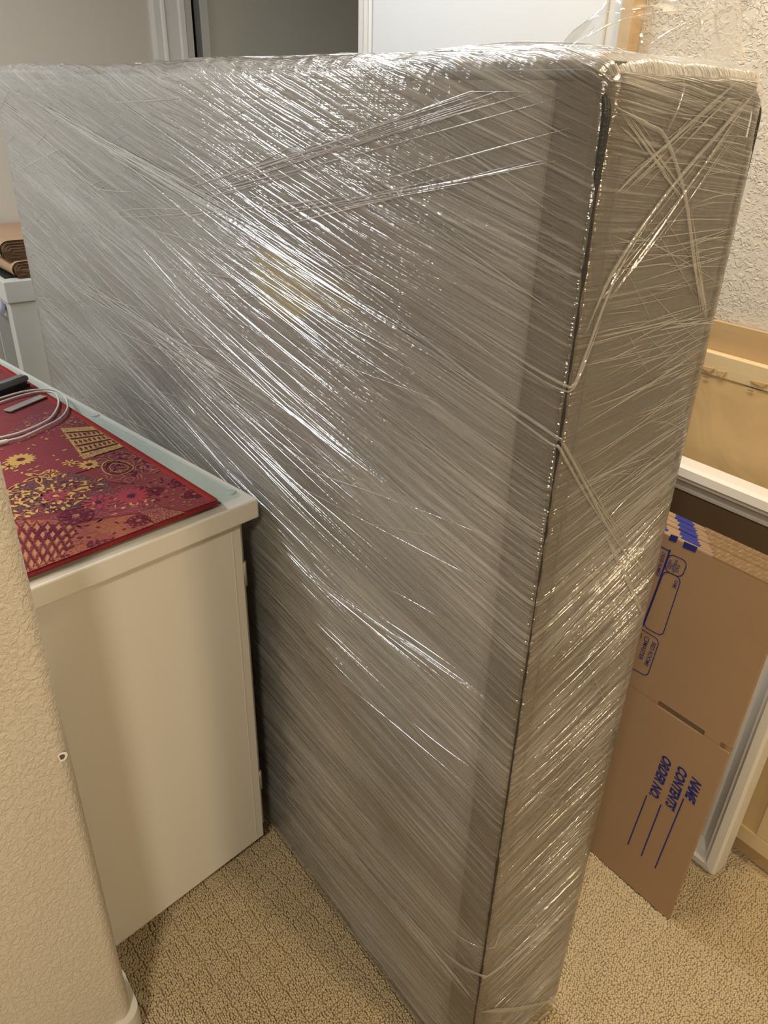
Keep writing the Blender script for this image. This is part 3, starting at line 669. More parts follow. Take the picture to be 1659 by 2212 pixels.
patch([(90, 1122), (180, 1130), (290, 1111), (345, 1140), (170, 1210), (60, 1250), (110, 1215), (186, 1170)], 'rust')
patch([(300, 1106), (345, 1096), (400, 1107), (350, 1140)], 'strip')
# binding strip along the right border
Vb = []; Fb = []; nb = 60
for i in range(nb+1):
    u = RU0+0.01+(1.1-RU0)*i/nb; v0 = float(run_v0(u)); Vb += [(u, v0-0.001, ZR+0.001), (u, v0+0.003, ZP+0.0004), (u, v0+0.014, ZP+0.0006), (u, v0+0.016, ZP-0.0003)]
for i in range(nb):
    for k in range(3): Fb.append((i*4+k, (i+1)*4+k, (i+1)*4+k+1, i*4+k+1))
mesh('binding', fr_pts(DF, Vb), Fb, M_RUNEDGE, run, True)
M_GOLDT = plain('gold_thread', GOLD, 0.5, 0.3, 0.15, 0.15, 300, 0.4, 900)
M_PURT = plain('dark_purple_thread', PUR, 0.7, 0.2, 0, 0.2, 300)
M_MART = plain('maroon_thread', (0.13, 0.008, 0.03), 0.7, 0.2, 0, 0.2, 300)
def petal(c, ang, ln, wd, n=9, hook=0.0):
    P = []
    for k in range(2*n):
        s = k/n if k < n else (2*n-k)/n; side = 1 if k < n else -1
        w = wd*math.sin(math.pi*min(s, 1))**0.8*side
        x = s*ln; y = w+hook*s*s
        P.append((c[0]+x*math.cos(ang)-y*math.sin(ang), c[1]+x*math.sin(ang)+y*math.cos(ang)))
    return P
dec_z = [0.0]
def decal(name, polys, mat, z=ZP+0.0005):
    V = []; F = []; dec_z[0] += 0.000012; z = ZP+0.0005+dec_z[0]
    for ip, P in enumerate(polys):
        P = [(max(u, RU0+0.005), min(max(v_, float(run_v0(u))+0.017), RV1-0.004)) for u, v_ in P]
        b = len(V); V += [(u, v_, z+1e-6*(ip % 9)) for u, v_ in P]; F.append(tuple(range(b, b+len(P))))
    return mesh(name, fr_pts(DF, V), F, mat, run)
def ring(c, r, w, n=18):
    return [[(c[0]+q*math.cos(t0+dt), c[1]+q*math.sin(t0+dt)) for q, dt in ((r, 0), (r, 2*math.pi/n), (r-w, 2*math.pi/n), (r-w, 0))] for t0 in np.arange(n)*2*math.pi/n]
def flower(px, r, n, mat=None, centre=M_MART, ph=0.0):
    c = dloc(px, ZP)
    decal('woven_flower', [petal(c+0.25*r*np.array([math.cos(a), math.sin(a)]), a, r*0.8, r*0.16) for a in np.arange(n)*2*math.pi/n+ph], mat or M_GOLDT)
    decal('flower_centre', [[(c[0]+0.22*r*math.cos(a), c[1]+0.22*r*math.sin(a)) for a in np.linspace(0, 2*math.pi, 12)[:-1]]], centre, ZP+0.0008)
flower((45, 993), 0.026, 15); flower((193, 1004), 0.020, 12); flower((150, 1000), 0.014, 7, None, M_GOLDT)
flower((20, 1008), 0.016, 8); flower((165, 1000), 0.008, 6)
for q, r in (((85, 1030), 0.030), ((15, 1062), 0.026), ((110, 1025), 0.018)):
    c = dloc(q, ZP)
    decal('woven_lily', [petal(c, a, r, r*0.20, hook=r*0.15) for a in (0.3, 1.5, 2.6, 3.9, 5.1)], M_GOLDT)
    decal('woven_lily_core', [petal(c, a, r*0.82, r*0.12, hook=r*0.12) for a in (0.3, 1.5, 2.6, 3.9, 5.1)], M_MART, ZP+0.0008)
def leaves(poly_px, n, ln, mat, seed, name='woven_leaves'):
    rr = np.random.default_rng(seed); Q = np.array(poly_px, float); lo, hi = Q.min(0), Q.max(0); out = []
    def inside(x, y):
        r = False
        for i in range(len(Q)):
            (x1, y1), (x2, y2) = Q[i], Q[i-1]
            if (y1 > y) != (y2 > y) and x < (x2-x1)*(y-y1)/(y2-y1)+x1: r = not r
        return r
    while len(out) < n:
        x, y = rr.uniform(lo, hi)
        if inside(x, y): out.append(petal(dloc((x, y), ZP), rr.uniform(0, 6.28), ln*rr.uniform(0.6, 1.3), ln*rr.uniform(0.14, 0.28), 6, ln*rr.normal(0, 0.25)))
    return decal(name, out, mat, ZP+0.0005+seed*1e-6)
leaves([(0, 1075), (50, 1045), (150, 1022), (225, 1042), (200, 1085), (60, 1118), (0, 1135)], 120, 0.013, M_GOLDT, 1)
leaves([(0, 1085), (50, 1055), (150, 1030), (225, 1042), (200, 1085), (60, 1118), (0, 1135)], 60, 0.010, M_MART, 2)
leaves([(0, 990), (100, 945), (140, 930), (200, 985), (190, 1012), (60, 1045), (0, 1065)], 36, 0.010, M_GOLDT, 3)
leaves([(0, 960), (60, 905), (130, 885), (200, 905), (130, 930), (0, 975)], 60, 0.010, M_GOLDT if False else plain('rust_thread', (0.40, 0.15, 0.05), 0.7), 4)
leaves([(210, 1065), (282, 1050), (338, 1092), (290, 1108), (150, 1128)], 40, 0.013, plain('rose_thread', (0.36, 0.04, 0.045), 0.7), 5)
leaves([(210, 1065), (282, 1050), (338, 1092), (290, 1108), (150, 1128)], 24, 0.010, M_GOLDT, 6)
leaves([(290, 1042), (350, 1022), (455, 1078), (400, 1100), (350, 1093)], 40, 0.008, plain('olive_thread', (0.30, 0.16, 0.06), 0.7), 7)
leaves([(290, 1042), (350, 1022), (455, 1078), (400, 1100), (350, 1093)], 22, 0.010, M_MART, 8)
leaves([(95, 1124), (180, 1132), (290, 1113), (335, 1138), (170, 1205), (80, 1240)], 50, 0.011, M_MART, 9)
leaves([(190, 998), (262, 972), (330, 998), (280, 1042)], 40, 0.009, M_MART, 10)
M_ROSE = plain('bright_rose_thread', (0.36, 0.03, 0.05), 0.7)
flower((283, 1072), 0.030, 13, M_ROSE, M_PURT); flower((212, 1085), 0.026, 9, M_ROSE, M_MART); flower((120, 1072), 0.022, 11, M_ROSE, M_GOLDT)
for q, r in (((232, 1182), 0.020), ((165, 1115), 0.024), ((100, 1150), 0.02), ((300, 1125), 0.016), ((395, 1040), 0.018), ((420, 1068), 0.015), ((335, 1060), 0.012)):
    flower(q, r, 10, M_MART, plain('rust_centre', (0.36, 0.12, 0.05), 0.7), 0.3); c = dloc(q, ZP); decal('woven_ring', ring(c, r*1.12, r*0.10), M_MART)
# gold band: maroon stripes and diamonds
A_, B_, C_, D_ = [dloc(q, ZP) for q in ((133, 926), (215, 921), (266, 965), (182, 991))]
bl = lambda s, r: (A_*(1-s)+B_*s)*(1-r)+(D_*(1-s)+C_*s)*r
pol = []
for r in (0.16, 0.38, 0.62, 0.84): pol.append([bl(0.02, r-0.015), bl(0.98, r-0.015), bl(0.98, r+0.015), bl(0.02, r+0.015)])
for r in (0.27, 0.5, 0.73):
    for s in np.linspace(0.08, 0.92, 8): pol.append([bl(s-0.035, r), bl(s, r-0.06), bl(s+0.035, r), bl(s, r+0.06)])
decal('woven_band_motif', pol, M_MART)
# paisley curls
c = dloc((262, 1012), ZP)
for k, (r, m) in enumerate(((0.034, M_GOLDT), (0.027, M_MART), (0.020, M_GOLDT), (0.012, M_MART))):
    P = [(c[0]+r*math.cos(t)*(1+0.35*math.cos(t-0.6)), c[1]+r*0.75*math.sin(t)*(1+0.2*math.sin(t))) for t in np.linspace(0, 2*math.pi, 26)[:-1]]
    pin = [(c[0]+(q[0]-c[0])*0.93, c[1]+(q[1]-c[1])*0.93) for q in P]
    decal('woven_paisley', [[P[i], P[(i+1) % 25], pin[(i+1) % 25], pin[i]] for i in range(25)], m, ZP+0.0006+k*1e-5)
# diamond lattice motifs
La, Lb, Lc, Ld = [dloc(q, ZP) for q in ((20, 1130), (175, 1135), (150, 1195), (45, 1242))]
bl2 = lambda s, r: (La*(1-s)+Lb*s)*(1-r)+(Ld*(1-s)+Lc*s)*r
pol = []; pol2 = []
for i in range(6):
    for j in range(5):
        s, r = (i+0.5+0.5*(j % 2))/6.5, (j+0.5)/5
        for k0, k1, dst in ((1.0, 0.82, pol), (0.5, 0.0, pol2)):
            dm = [np.array(bl2(s+dx*k0/13*1.0, r+dy*k0/5.6)) for dx, dy in ((-1, 0), (0, -1), (1, 0), (0, 1))]
            if k1:
                ce = np.array(bl2(s, r)); di = [ce+(q-ce)*k1 for q in dm]
                for e in range(4): dst.append([dm[e], dm[(e+1) % 4], di[(e+1) % 4], di[e]])
            else: dst.append(dm)
decal('woven_lattice_lines', pol, M_MART); decal('woven_lattice_diamonds', pol2, plain('orange_thread', (0.42, 0.16, 0.06), 0.7))

# charger cable, aluminium strip, handle
ZC = ZP+0.0018
M_CABLE = plain('white_cable_rubber', (0.80, 0.78, 0.72), 0.4, 0.4, 0, 0.03)
def dp(q, z): return at(q, 2, z)
cb = thing('charger_cable', 'white looped charger cable lying on the red brocade runner', 'cable', tuple(dp((60, 900), ZC)))
P1 = spline([dp(q, ZC+0.0025) for q in ((-60, 890), (0, 869), (40, 856), (80, 847), (112, 847), (124, 856), (126, 875), (112, 900), (85, 917), (40, 935), (0, 945), (-30, 952))], 90)
P2 = spline([dp(q, ZC+0.0045) for q in ((-60, 880), (0, 860), (50, 846), (95, 841), (125, 845), (143, 862), (145, 884), (128, 905), (95, 922), (50, 943), (15, 952))], 90)
tube('cord', P1, 0.0021, M_CABLE, cb); tube('cord', P2, 0.0021, M_CABLE, cb)
pe = spline([dp(q, ZC+0.004) for q in ((16, 952), (6, 955), (-30, 962))], 12)
tube('strain_relief', pe, [0.0036, 0.0042, 0.0038, 0.0043, 0.0038, 0.0044, 0.004, 0.0046, 0.005, 0.005, 0.005, 0.005], M_CABLE, cb, 12)
M_ALU = plain('brushed_aluminium', (0.62, 0.62, 0.63), 0.28, 0.5, 0.9, 0.05, 40)
a, b = dp((15, 889), ZC), dp((94, 856), ZC); d_ = (b-a); ln = np.linalg.norm(d_); d_ /= ln; n_ = np.cross([0, 0, 1.0], d_)
fr = (a, d_, n_, np.array([0, 0, 1.0]))
pr = [(-0.010, 0.0), (-0.010, 0.0022), (-0.008, 0.0022), (-0.006, 0.0014), (0.006, 0.0014), (0.008, 0.0022), (0.010, 0.0022), (0.010, 0.0)]
al = prism('aluminium_strip', pr, 0, ln, M_ALU, None, (a, n_, np.array([0, 0, 1.0]), d_))
tag(al, 'short silver aluminium strip lying inside the white cable loop on the runner', 'metal strip')
M_GREY = plain('grey_plastic', (0.16, 0.165, 0.17), 0.4, 0.5); M_BLK = plain('black_plastic', (0.012, 0.012, 0.012), 0.45, 0.5)
a, b = dp((-60, 862), ZC+0.012), dp((58, 822), ZC+0.012); d_ = b-a; ln = np.linalg.norm(d_); d_ /= ln; n_ = np.cross([0, 0, 1.0], d_)
st_ = thing('stapler', 'grey and black stapler on the red runner beside the white cable', 'stapler', tuple(a*0.5+b*0.5-np.array([0, 0, 0.012])))
fs = (np.array([a[0], a[1], ZC]), d_, np.array([0, 0, 1.0]), n_)
prism('base', [(0, 0), (ln, 0), (ln, 0.007), (ln-0.01, 0.009), (0, 0.009)], -0.009, 0.009, M_BLK, st_, fs, 0.001)
prism('top_arm', [(0, 0.012), (ln-0.02, 0.014), (ln-0.002, 0.015), (ln, 0.020), (ln-0.004, 0.027), (ln-0.02, 0.028), (ln*0.6, 0.026), (0, 0.030)], -0.010, 0.010, M_GREY, st_, fs, 0.002)
prism('magazine', [(0, 0.009), (ln-0.006, 0.009), (ln-0.006, 0.015), (0, 0.013)], -0.007, 0.007, M_BLK, st_, fs)

# ------------------------------------------------------------------ far desk with folded kraft paper
fd = thing('desk', 'white desk against the far wall carrying folded brown paper', 'desk', (-2.75, 0.3, 0))
ZD = 0.88; cx_, cy_ = -2.53, 0.05
M_DESK = plain('far_desk_laminate', (0.66, 0.64, 0.58), 0.4, 0.4, 0, 0.02)
box('desk_top', (XF+0.01, cy_-0.008, ZD-0.075), (cx_+0.004, 0.80, ZD), M_DESK, fd, bev=0.003)
box('side_panel', (XF+0.02, cy_+0.0, 0.0), (cx_-0.002, cy_+0.028, 0.0+0.0001), M_DESK, fd) if False else None
box('end_panel', (cx_-0.030, cy_, 0.0), (cx_-0.002, 0.79, ZD-0.075), M_DESK, fd, bev=0.002)
box('leg_panel', (cx_-0.075, cy_+0.001, 0.0), (cx_-0.030, cy_+0.03, ZD-0.075), M_DESK, fd, bev=0.002)
box('apron', (XF+0.02, cy_+0.004, ZD-0.15), (cx_-0.075, cy_+0.024, ZD-0.075), M_DESK, fd, bev=0.002)
box('back_panel', (XF+0.012, cy_+0.03, 0.0), (XF+0.03, 0.79, ZD-0.075), M_DESK, fd)
kn = at((-2, 664), 1, cy_-0.02)
lathe('drawer_knob', [(0.008, 0.024), (0.010, 0.004), (0.026, -0.004), (0.030, -0.014), (0.026, -0.024), (0.012, -0.030)], (kn[0], cy_-0.004, kn[2]), plain('lavender_ceramic', (0.62, 0.60, 0.78), 0.3, 0.5), fd, 'y')
box('mat_edge', (XF+0.05, cy_+0.01, ZD), (cx_-0.05, 0.75, ZD+0.003), plain('black_desk_mat', (0.015, 0.015, 0.015), 0.5), fd) 
t = NT('kraft_paper'); o = t.obj(); c = t.mix(t.noise(o, 5, 4), (0.42, 0.26, 0.155), (0.52, 0.34, 0.21))
M_KRAFT = t.surf(t.bsdf(c, 0.7, 0.2, 0, t.bump(t.noise(o, 60, 3), 0.1, 0.001)))
M_KRAFT2 = M_KRAFT
t = NT('stacked_paper_edges'); o = t.obj(); w = t.noise(t.vec(o, (6, 6, 320)), 1.0, 2, 0.6)
M_LAYER = t.surf(t.bsdf(t.ramp(w, [(0.40, (0.42, 0.26, 0.155)), (0.60, (0.52, 0.34, 0.21))]), 0.8, 0.1, 0, t.bump(w, 0.6, 0.003)))
def folded(name, label, x0, x1, y0, y1, z0, hgt, plies, skew):
    th = thing(name, label, 'paper', ((x0+x1)/2, (y0+y1)/2, z0), 'folded kraft paper bundles')
    ca, sa = math.cos(skew), math.sin(skew); c_ = np.array([x1, y0])
    def tf(x, y, z): d = np.array([x, y])-c_; return (c_[0]+d[0]*ca-d[1]*sa, c_[1]+d[0]*sa+d[1]*ca, z)
    # each ply: a sheet folded over along its -y side
    for k in range(plies):
        g = k*hgt/(2.02*plies); zl, zh = z0+g+0.001, z0+hgt-g; rr_ = (zh-zl)/2; V = []; F = []
        prof = [(y1-0.004*k, zl)]+[(y0+rr_+0.004*k-rr_*math.sin(a), (zl+zh)/2-rr_*math.cos(a)) for a in np.linspace(0, math.pi, 13)]+[((y0+y1)/2, zh+0.002-0.0006*k), (y1-0.004*k, zh)]
        for y, z in prof: V += [tf(x0+0.003*k, y, z), tf(x1-0.002*(k % 3), y, z)]
        for i in range(len(prof)-1): F.append((2*i, 2*i+1, 2*i+3, 2*i+2))
        mesh('paper_ply', V, F, M_KRAFT if k == 0 else M_KRAFT2, th, True)
    pr_ = [(y1-0.006, z0+0.003), (y0+0.018, z0+0.003), (y0+0.008, z0+hgt*0.3), (y0+0.008, z0+hgt*0.7), (y0+0.018, z0+hgt-0.003), (y1-0.006, z0+hgt-0.003)]
    nP = len(pr_); V = [tf(x0+0.01, y, z) for y, z in pr_]+[tf(x1-0.007, y, z) for y, z in pr_]
    F = [tuple(range(nP)), tuple(range(nP, 2*nP))[::-1]]+[(i, (i+1) % nP, nP+(i+1) % nP, nP+i) for i in range(nP)]
    mesh('inner_sheets', V, F, M_LAYER, th)
    return th
folded('kraft_paper_bundle', 'lower folded bundle of brown kraft paper on the far desk', -2.97, -2.55, 0.085, 0.5, ZD+0.0035, 0.055, 9, 0.06)
folded('kraft_paper_bundle', 'upper folded bundle of brown kraft paper resting on another bundle', -2.98, -2.57, 0.06, 0.5, ZD+0.060, 0.068, 11, 0.02)

# ------------------------------------------------------------------ pictures against the right wall
M_FRAME = plain('white_frame_paint', (0.74, 0.72, 0.68), 0.35, 0.5, 0, 0.03)
def lean_frame(x, y, z0, tilt):                            # a: along x, b: up the leaning plane, c: towards the viewer
    return (np.array([x, y, z0]), np.array([1., 0, 0]), np.array([0., math.sin(tilt), math.cos(tilt)]), np.array([0., -math.cos(tilt), math.sin(tilt)]))
def moulding(parent, fr, W, Hh, prof, mat):                # mitred rails; prof = (inset from outer edge, height towards viewer)
    cor = [((0, 0), (1, 1)), ((W, 0), (-1, 1)), ((W, Hh), (-1, -1)), ((0, Hh), (1, -1))]
    for k in range(4):
        (p0, s0), (p1, s1) = cor[k], cor[(k+1) % 4]; n = len(prof)
        A = [(p0[0]+s0[0]*d, p0[1]+s0[1]*d, h) for d, h in prof]; B = [(p1[0]+s1[0]*d, p1[1]+s1[1]*d, h) for d, h in prof]
        F = [(i, (i+1) % n, n+(i+1) % n, n+i) for i in range(n)]+[tuple(range(n))[::-1], tuple(range(n, 2*n))]
        bm = bmesh.new(); vs = [bm.verts.new(q) for q in fr_pts(fr, A+B)]
        for f_ in F: bm.faces.new([vs[i] for i in f_])
        bmobj('frame_rail', bm, mat, parent)
# B: large picture seen from the back, kraft dust cover on a pine stretcher
t = NT('kraft_dust_cover'); o = t.obj(); c = t.mix(t.noise(o, 4, 4), (0.58, 0.41, 0.20), (0.66, 0.48, 0.255))
wr = t.noise(t.vec(o, (6, 6, 6)), 1.0, 3, 0.5, 1.0)
M_DUST = t.surf(t.bsdf(c, 0.65, 0.25, 0, t.bump(wr, 0.5, 0.01)))
tb = math.atan2(0.06, 1.11); XB = -0.64; fb = lean_frame(XB, 0.822, 0.0, tb); WB, HB = 0.775, 1.112
pb = thing('backed_picture', 'large picture turned to the wall, showing its brown kraft paper dust cover', 'picture', (-0.5, 0.83, 0))
M_BACKW = wood('frame_back_wood', (0.42, 0.28, 0.14), (0.52, 0.36, 0.19), 5, 0)
moulding(pb, fb, WB, HB, [(0, -0.015), (0, 0.0), (0.058, 0.0), (0.058, -0.015)], M_BACKW)
for k, (lo, hi) in enumerate((((0.045, HB-0.098, 0.0), (WB-0.045, HB-0.055, 0.022)), ((0.045, 0.05, 0.0), (WB-0.045, 0.09, 0.022)), ((0.045, 0.09, 0), (0.09, HB-0.098, 0.022)), ((WB-0.09, 0.09, 0), (WB-0.045, HB-0.098, 0.022)))):
    box('stretcher_bar', lo, hi, M_PINE, pb, fb, 0.002)
def dust():
    nu, nv = 60, 50; V = []; F = []; x0, x1, y0, y1 = 0.07, WB-0.07, 0.07, HB-0.0975
    for i in range(nu+1):
        for j in range(nv+1):
            s, r = i/nu, j/nv; e = min(1, 14*min(s, 1-s))*min(1, 12*min(r, 1-r))
            h = 0.0200-0.003*e+0.004*e*(vnoise(np.array([s*5]), np.array([r*5]), 51)[0]-0.5)+0.0015*(vnoise(np.array([s*40.]), np.array([r*9]), 52)[0]-0.5)
            yy = y0+(y1-y0)*r + (0.004*(vnoise(np.array([s*26]), np.array([2.0]), 53)[0]-0.5) if j == nv else 0)
            V.append((x0+(x1-x0)*s, yy, h))
    for i in range(nu):
        for j in range(nv): a = i*(nv+1)+j; F.append((a, a+nv+1, a+nv+2, a+1))
    mesh('dust_cover', fr_pts(fb, V), F, M_DUST, pb, True)
dust()
M_STAPLE = plain('staple_wire', (0.55, 0.50, 0.42), 0.3, 0.5, 0.8)
for xw in (-0.42, -0.345, -0.25, -0.16, -0.07):
    u = xw-XB; box('staple', (u, HB-0.1045, 0.0222), (u+0.011, HB-0.1032, 0.0236), M_STAPLE, pb, fb)
M_TORN = plain('torn_kraft', (0.55, 0.38, 0.19), 0.7)
for (u, w_, hh) in ((0.695, 0.03, 0.010), (0.73, 0.02, 0.014), (0.80, 0.035, 0.008), (0.68, 0.012, 0.03)):
    u = u-1.05-XB
    prism('torn_paper', [(u, HB-0.085), (u+w_, HB-0.083), (u+w_*0.7, HB-0.083-hh), (u+w_*0.2, HB-0.083-hh*0.7)], 0.0222, 0.0245, M_TORN, pb, fb)
# A: empty white frame standing in front of it
ta = math.atan2(0.045, 0.86); fa = lean_frame(-0.60, 0.722, 0.0, ta); WA, HA = 0.623, 0.858
pa = thing('white_picture_frame', 'white moulded picture frame standing in front of the brown paper backed picture', 'picture frame', (-0.29, 0.75, 0))
moulding(pa, fa, WA, HA, [(0, -0.040), (0, 0.0), (0.004, 0.010), (0.020, 0.012), (0.026, 0.006), (0.030, 0.006), (0.034, -0.004), (0.052, -0.020), (0.056, -0.018), (0.060, -0.018), (0.066, -0.030), (0.066, -0.040)], M_FRAME)
box('canvas', (0.055, 0.055, -0.038), (WA-0.055, HA-0.055, -0.032), plain('canvas_dark', (0.20, 0.13, 0.075), 0.8, 0.2), pa, fa)

# ------------------------------------------------------------------ flattened cardboard boxes
t = NT('cardboard'); o = t.obj()
fl = t.noise(t.vec(o, (2, 40, 260)), 1.0, 2); c = t.mix(t.noise(o, 4, 4), (0.37, 0.235, 0.135), (0.44, 0.29, 0.172))
c = t.mix(t.mul(fl, 0.25), c, (0.30, 0.19, 0.11))
M_CARD = t.surf(t.bsdf(c, 0.75, 0.2, 0, t.bump(fl, 0.12, 0.0008)))
M_CARDE = plain('cardboard_edge', (0.40, 0.27, 0.15), 0.85, 0.1, 0, 0.2, 90)
M_FLUTE = plain('cardboard_flute', (0.40, 0.26, 0.15), 0.9, 0.1, 0, 0.1, 90)
M_INK = plain('blue_ink', (0.028, 0.034, 0.20), 0.6, 0.2, 0, 0.1, 200)
TC = math.atan2(0.052, 0.80); Y0C = 0.548; CW, CH = 0.44, 0.797
XL = 0.024-CW
NB = 10; TH = 0.0092
fc0 = lean_frame(XL, Y0C, 0.0, TC)
def cpx(px):                                               # pixel -> (along, up) on the front box face
    O, a, b, c = fc0; d = ray(px); s = ((O-CAM)@c)/(d@c); q = CAM+d*s-O; return np.array([q@a, q@b])
slot1 = [cpx((1421, 1517)), cpx((1521, 1586))]; slot2 = [cpx((1554, 1610)), cpx((1590, 1637))]
SH = (slot1[0][1]+slot1[1][1])/2; s1a, s1b, s2a = slot1[0][0], slot1[1][0], slot2[0][0]
hs = 0.0062
def flat_box(k, label):
    fr = (fc0[0]-fc0[3]*(k*TH), *fc0[1:]); jit = RNG.normal(0, 0.0018) if k else 0.0; dz = RNG.normal(0, 0.0012) if k else 0.0
    fr = (fr[0]+np.array([jit-0.0046*k, 0, 0]), *fr[1:])
    th = thing('flattened_box', label, 'cardboard box', (XL+CW/2, Y0C+k*TH, 0), 'stack of flattened moving boxes')
    z1, z0 = 0.0, -0.0040
    ch = CH+dz
    for s, (f0, f1) in enumerate(((-0.0038, 0.0), (-0.0088, -0.0050))):
        bm = bmesh.new()
        if k < 8:
            for lo, hi in (((0, 0), (CW, SH-hs)), ((0, SH+hs), (CW, ch)), ((0, SH-hs), (s1a, SH+hs)), ((s1b, SH-hs), (s2a, SH+hs))):
                box_bm((lo[0], lo[1], f0), (hi[0], hi[1], f1), fr, 0, 1, bm)
            bmesh.ops.remove_doubles(bm, verts=bm.verts, dist=1e-5)
        else: box_bm((0, 0, f0), (CW, ch, f1), fr, 0, 1, bm)
        bmobj('board', bm, M_CARD, th)
    # rounded fold with printed corner on the part nearest the wrapped bed, raw fluted edge on the rest
    xf = cpx((1540, 1200))[0]-0.003*k
    V = []; F = []
    for i, u in enumerate((0.0, xf)):
        for a in np.linspace(0, math.pi, 7): V.append((u, ch-0.001+0.0044*math.sin(a), -0.0044-0.0044*math.cos(a)))
    for i in range(6): F.append((i, i+1, 8+i, 7+i))
    F += [tuple(range(7)), tuple(range(13, 6, -1))]
    mesh('folded_edge', fr_pts(fr, V), F, M_CARD, th, True)
    V = []; F = []; n = int((CW-xf)/0.002)
    for s in (0, 1):
        b = len(V); zc = -0.0019-0.005*s
        for i in range(n+1):
            u = xf+(CW-xf)*i/n; z = zc+0.0015*math.sin(i*1.6+k)
            V += [(u, ch-0.004, z-0.0003), (u, ch+0.0022+0.0006*math.sin(i*0.9+k*2), z-0.0003), (u, ch+0.0022, z+0.0003), (u, ch-0.004, z+0.0003)]
        for i in range(n):
            for q in range(3): F.append((b+i*4+q, b+(i+1)*4+q, b+(i+1)*4+q+1, b+i*4+q+1))
    mesh('flute_edge', fr_pts(fr, V), F, M_FLUTE, th)
    V = []; F = []
    for zz in (-0.0038, 0.0, -0.0088, -0.0050):
        b = len(V); a0, a1 = (zz, zz+0.0005) if zz in (-0.0038, -0.0088) else (zz-0.0005, zz)
        V += [(xf, ch-0.001, a0), (CW, ch-0.001, a0), (CW, ch+0.0030, a0), (xf, ch+0.0030, a0), (xf, ch-0.001, a1), (CW, ch-0.001, a1), (CW, ch+0.0030, a1), (xf, ch+0.0030, a1)]
        F += [(b, b+1, b+2, b+3), (b+4, b+7, b+6, b+5), (b+3, b+2, b+6, b+7)]
    mesh('liner_edge', fr_pts(fr, V), F, M_CARDE, th)
    if k:                                                   # printed bands running over the fold
        for u0, u1 in ((xf-0.060-0.002*(k % 3), xf-0.024), (xf-0.125, xf-0.092+0.002*(k % 2))):
            V = []; F = []
            for u in (u0, u1):
                for a in np.linspace(0, math.pi*0.62, 6): V.append((u, ch-0.001+0.0047*math.sin(a), -0.0044+0.0047*math.cos(a)))
            for i in range(5): F.append((i, i+1, 7+i, 6+i))
            mesh('printed_band', fr_pts(fr, V), F, M_INK, th, True)
    return th, fr
ordn = ['second', 'third', 'fourth', 'fifth', 'sixth', 'seventh', 'eighth', 'ninth']
fb0, frb = flat_box(0, 'flattened moving box with blue printing, front of the stack leaning on the white frame')
for k in range(1, NB):
    lab = 'flattened brown moving box at the very back of the stack, against the white frame' if k == NB-1 else f'flattened brown moving box, {ordn[k-1]} from the printed front box in the stack'
    flat_box(k, lab)
# printing on the front box
ZI = 0.0004
def ink_poly(polys, name='printed_mark'):
    V = []; F = []
    for P in polys:
        b = len(V); V += [(p[0], p[1], ZI) for p in P]; F.append(tuple(range(b, b+len(P))))
    return mesh(name, fr_pts(fc0, V), F, M_INK, fb0)
def ink_line(pts, w, closed=False):
    P = [np.array(p, float) for p in pts]; n = len(P); polys = []
    for i in range(n if closed else n-1):
        a, b = P[i], P[(i+1) % n]; d = b-a; l = np.linalg.norm(d)
        if l < 1e-6: continue
        d /= l; s = np.array([-d[1], d[0]])*w/2; polys.append([a-s-d*w*0.3, b-s+d*w*0.3, b+s+d*w*0.3, a+s-d*w*0.3])
    return ink_poly(polys, 'printed_line')
def rrect(c4, r):                                           # rounded quad through 4 corners
    out = []; n = 4
    for i in range(4):
        p = np.array(c4[i]); a = np.array(c4[i-1])-p; b = np.array(c4[(i+1) % 4])-p; a /= np.linalg.norm(a); b /= np.linalg.norm(b)
        for q in np.linspace(0, 1, 6):
            th = q*math.pi/2; out.append(p+a*r*(1-math.sin(th))+b*r*(1-math.cos(th)))
    return out
def ink_text(body, p0, p1, hgt_px=None, size=None, shear=0.0, bold=0.0, cap=0.0):
    """text whose baseline runs from p0 to p1 (card coordinates), letter tops towards +x side"""
    cu = bpy.data.curves.new('printed_text', 'FONT'); cu.body = body; cu.size = 1.0; cu.shear = shear; cu.offset = bold; cu.resolution_u = 3
    o = bpy.data.objects.new('tmp_text', cu); COL.objects.link(o); dg = bpy.context.evaluated_depsgraph_get()
    me = bpy.data.meshes.new_from_object(o.evaluated_get(dg)); bpy.data.objects.remove(o)
    co = np.array([v.co[:] for v in me.vertices]); lo, hi = co.min(0), co.max(0)
    p0, p1 = np.array(p0), np.array(p1); d = p1-p0; ln = np.linalg.norm(d); d /= ln; up = np.array([-d[1], d[0]])
    sx = ln/(hi[0]-lo[0]); sy = cap/(hi[1]-lo[1])
    P = [(p0+d*(c_[0]-lo[0])*sx+up*(c_[1]-lo[1])*sy) for c_ in co]
    W = fr_pts(fc0, [(q[0], q[1], ZI) for q in P])
    for v_, w in zip(me.vertices, W): v_.co = w
    me.name = 'printed_text'; me.materials.clear(); me.materials.append(M_INK)
    return link('printed_text', me, M_INK, fb0)
def c6(x, y): return cpx((1200+x/2.601, 1150+y/2.601))
def tx(body, a, b, cap, **kw): ink_text(body, c6(*a), c6(*b), cap=cap, **kw)
tx('NAME', (768, 1368), (722, 1490), 0.0225, shear=0.3, bold=0.042)
tx('CONTENTS', (690, 1306), (612, 1530), 0.0225, shear=0.3, bold=0.042)
tx('ORDER NO.', (603, 1246), (523, 1466), 0.0225, shear=0.3, bold=0.042)
ink_line([c6(720, 1497), c6(560, 1885)], 0.0028); ink_line([c6(593, 1530), c6(482, 1817)], 0.0028); ink_line([c6(513, 1478), c6(407, 1752)], 0.0028)
q = [c6(640, 118), c6(744, 165), c6(708, 258), c6(612, 213)]
ink_line(rrect(q, 0.011), 0.0019, True)
q = [c6(612, 213), c6(708, 258), c6(600, 585), c6(493, 528)]
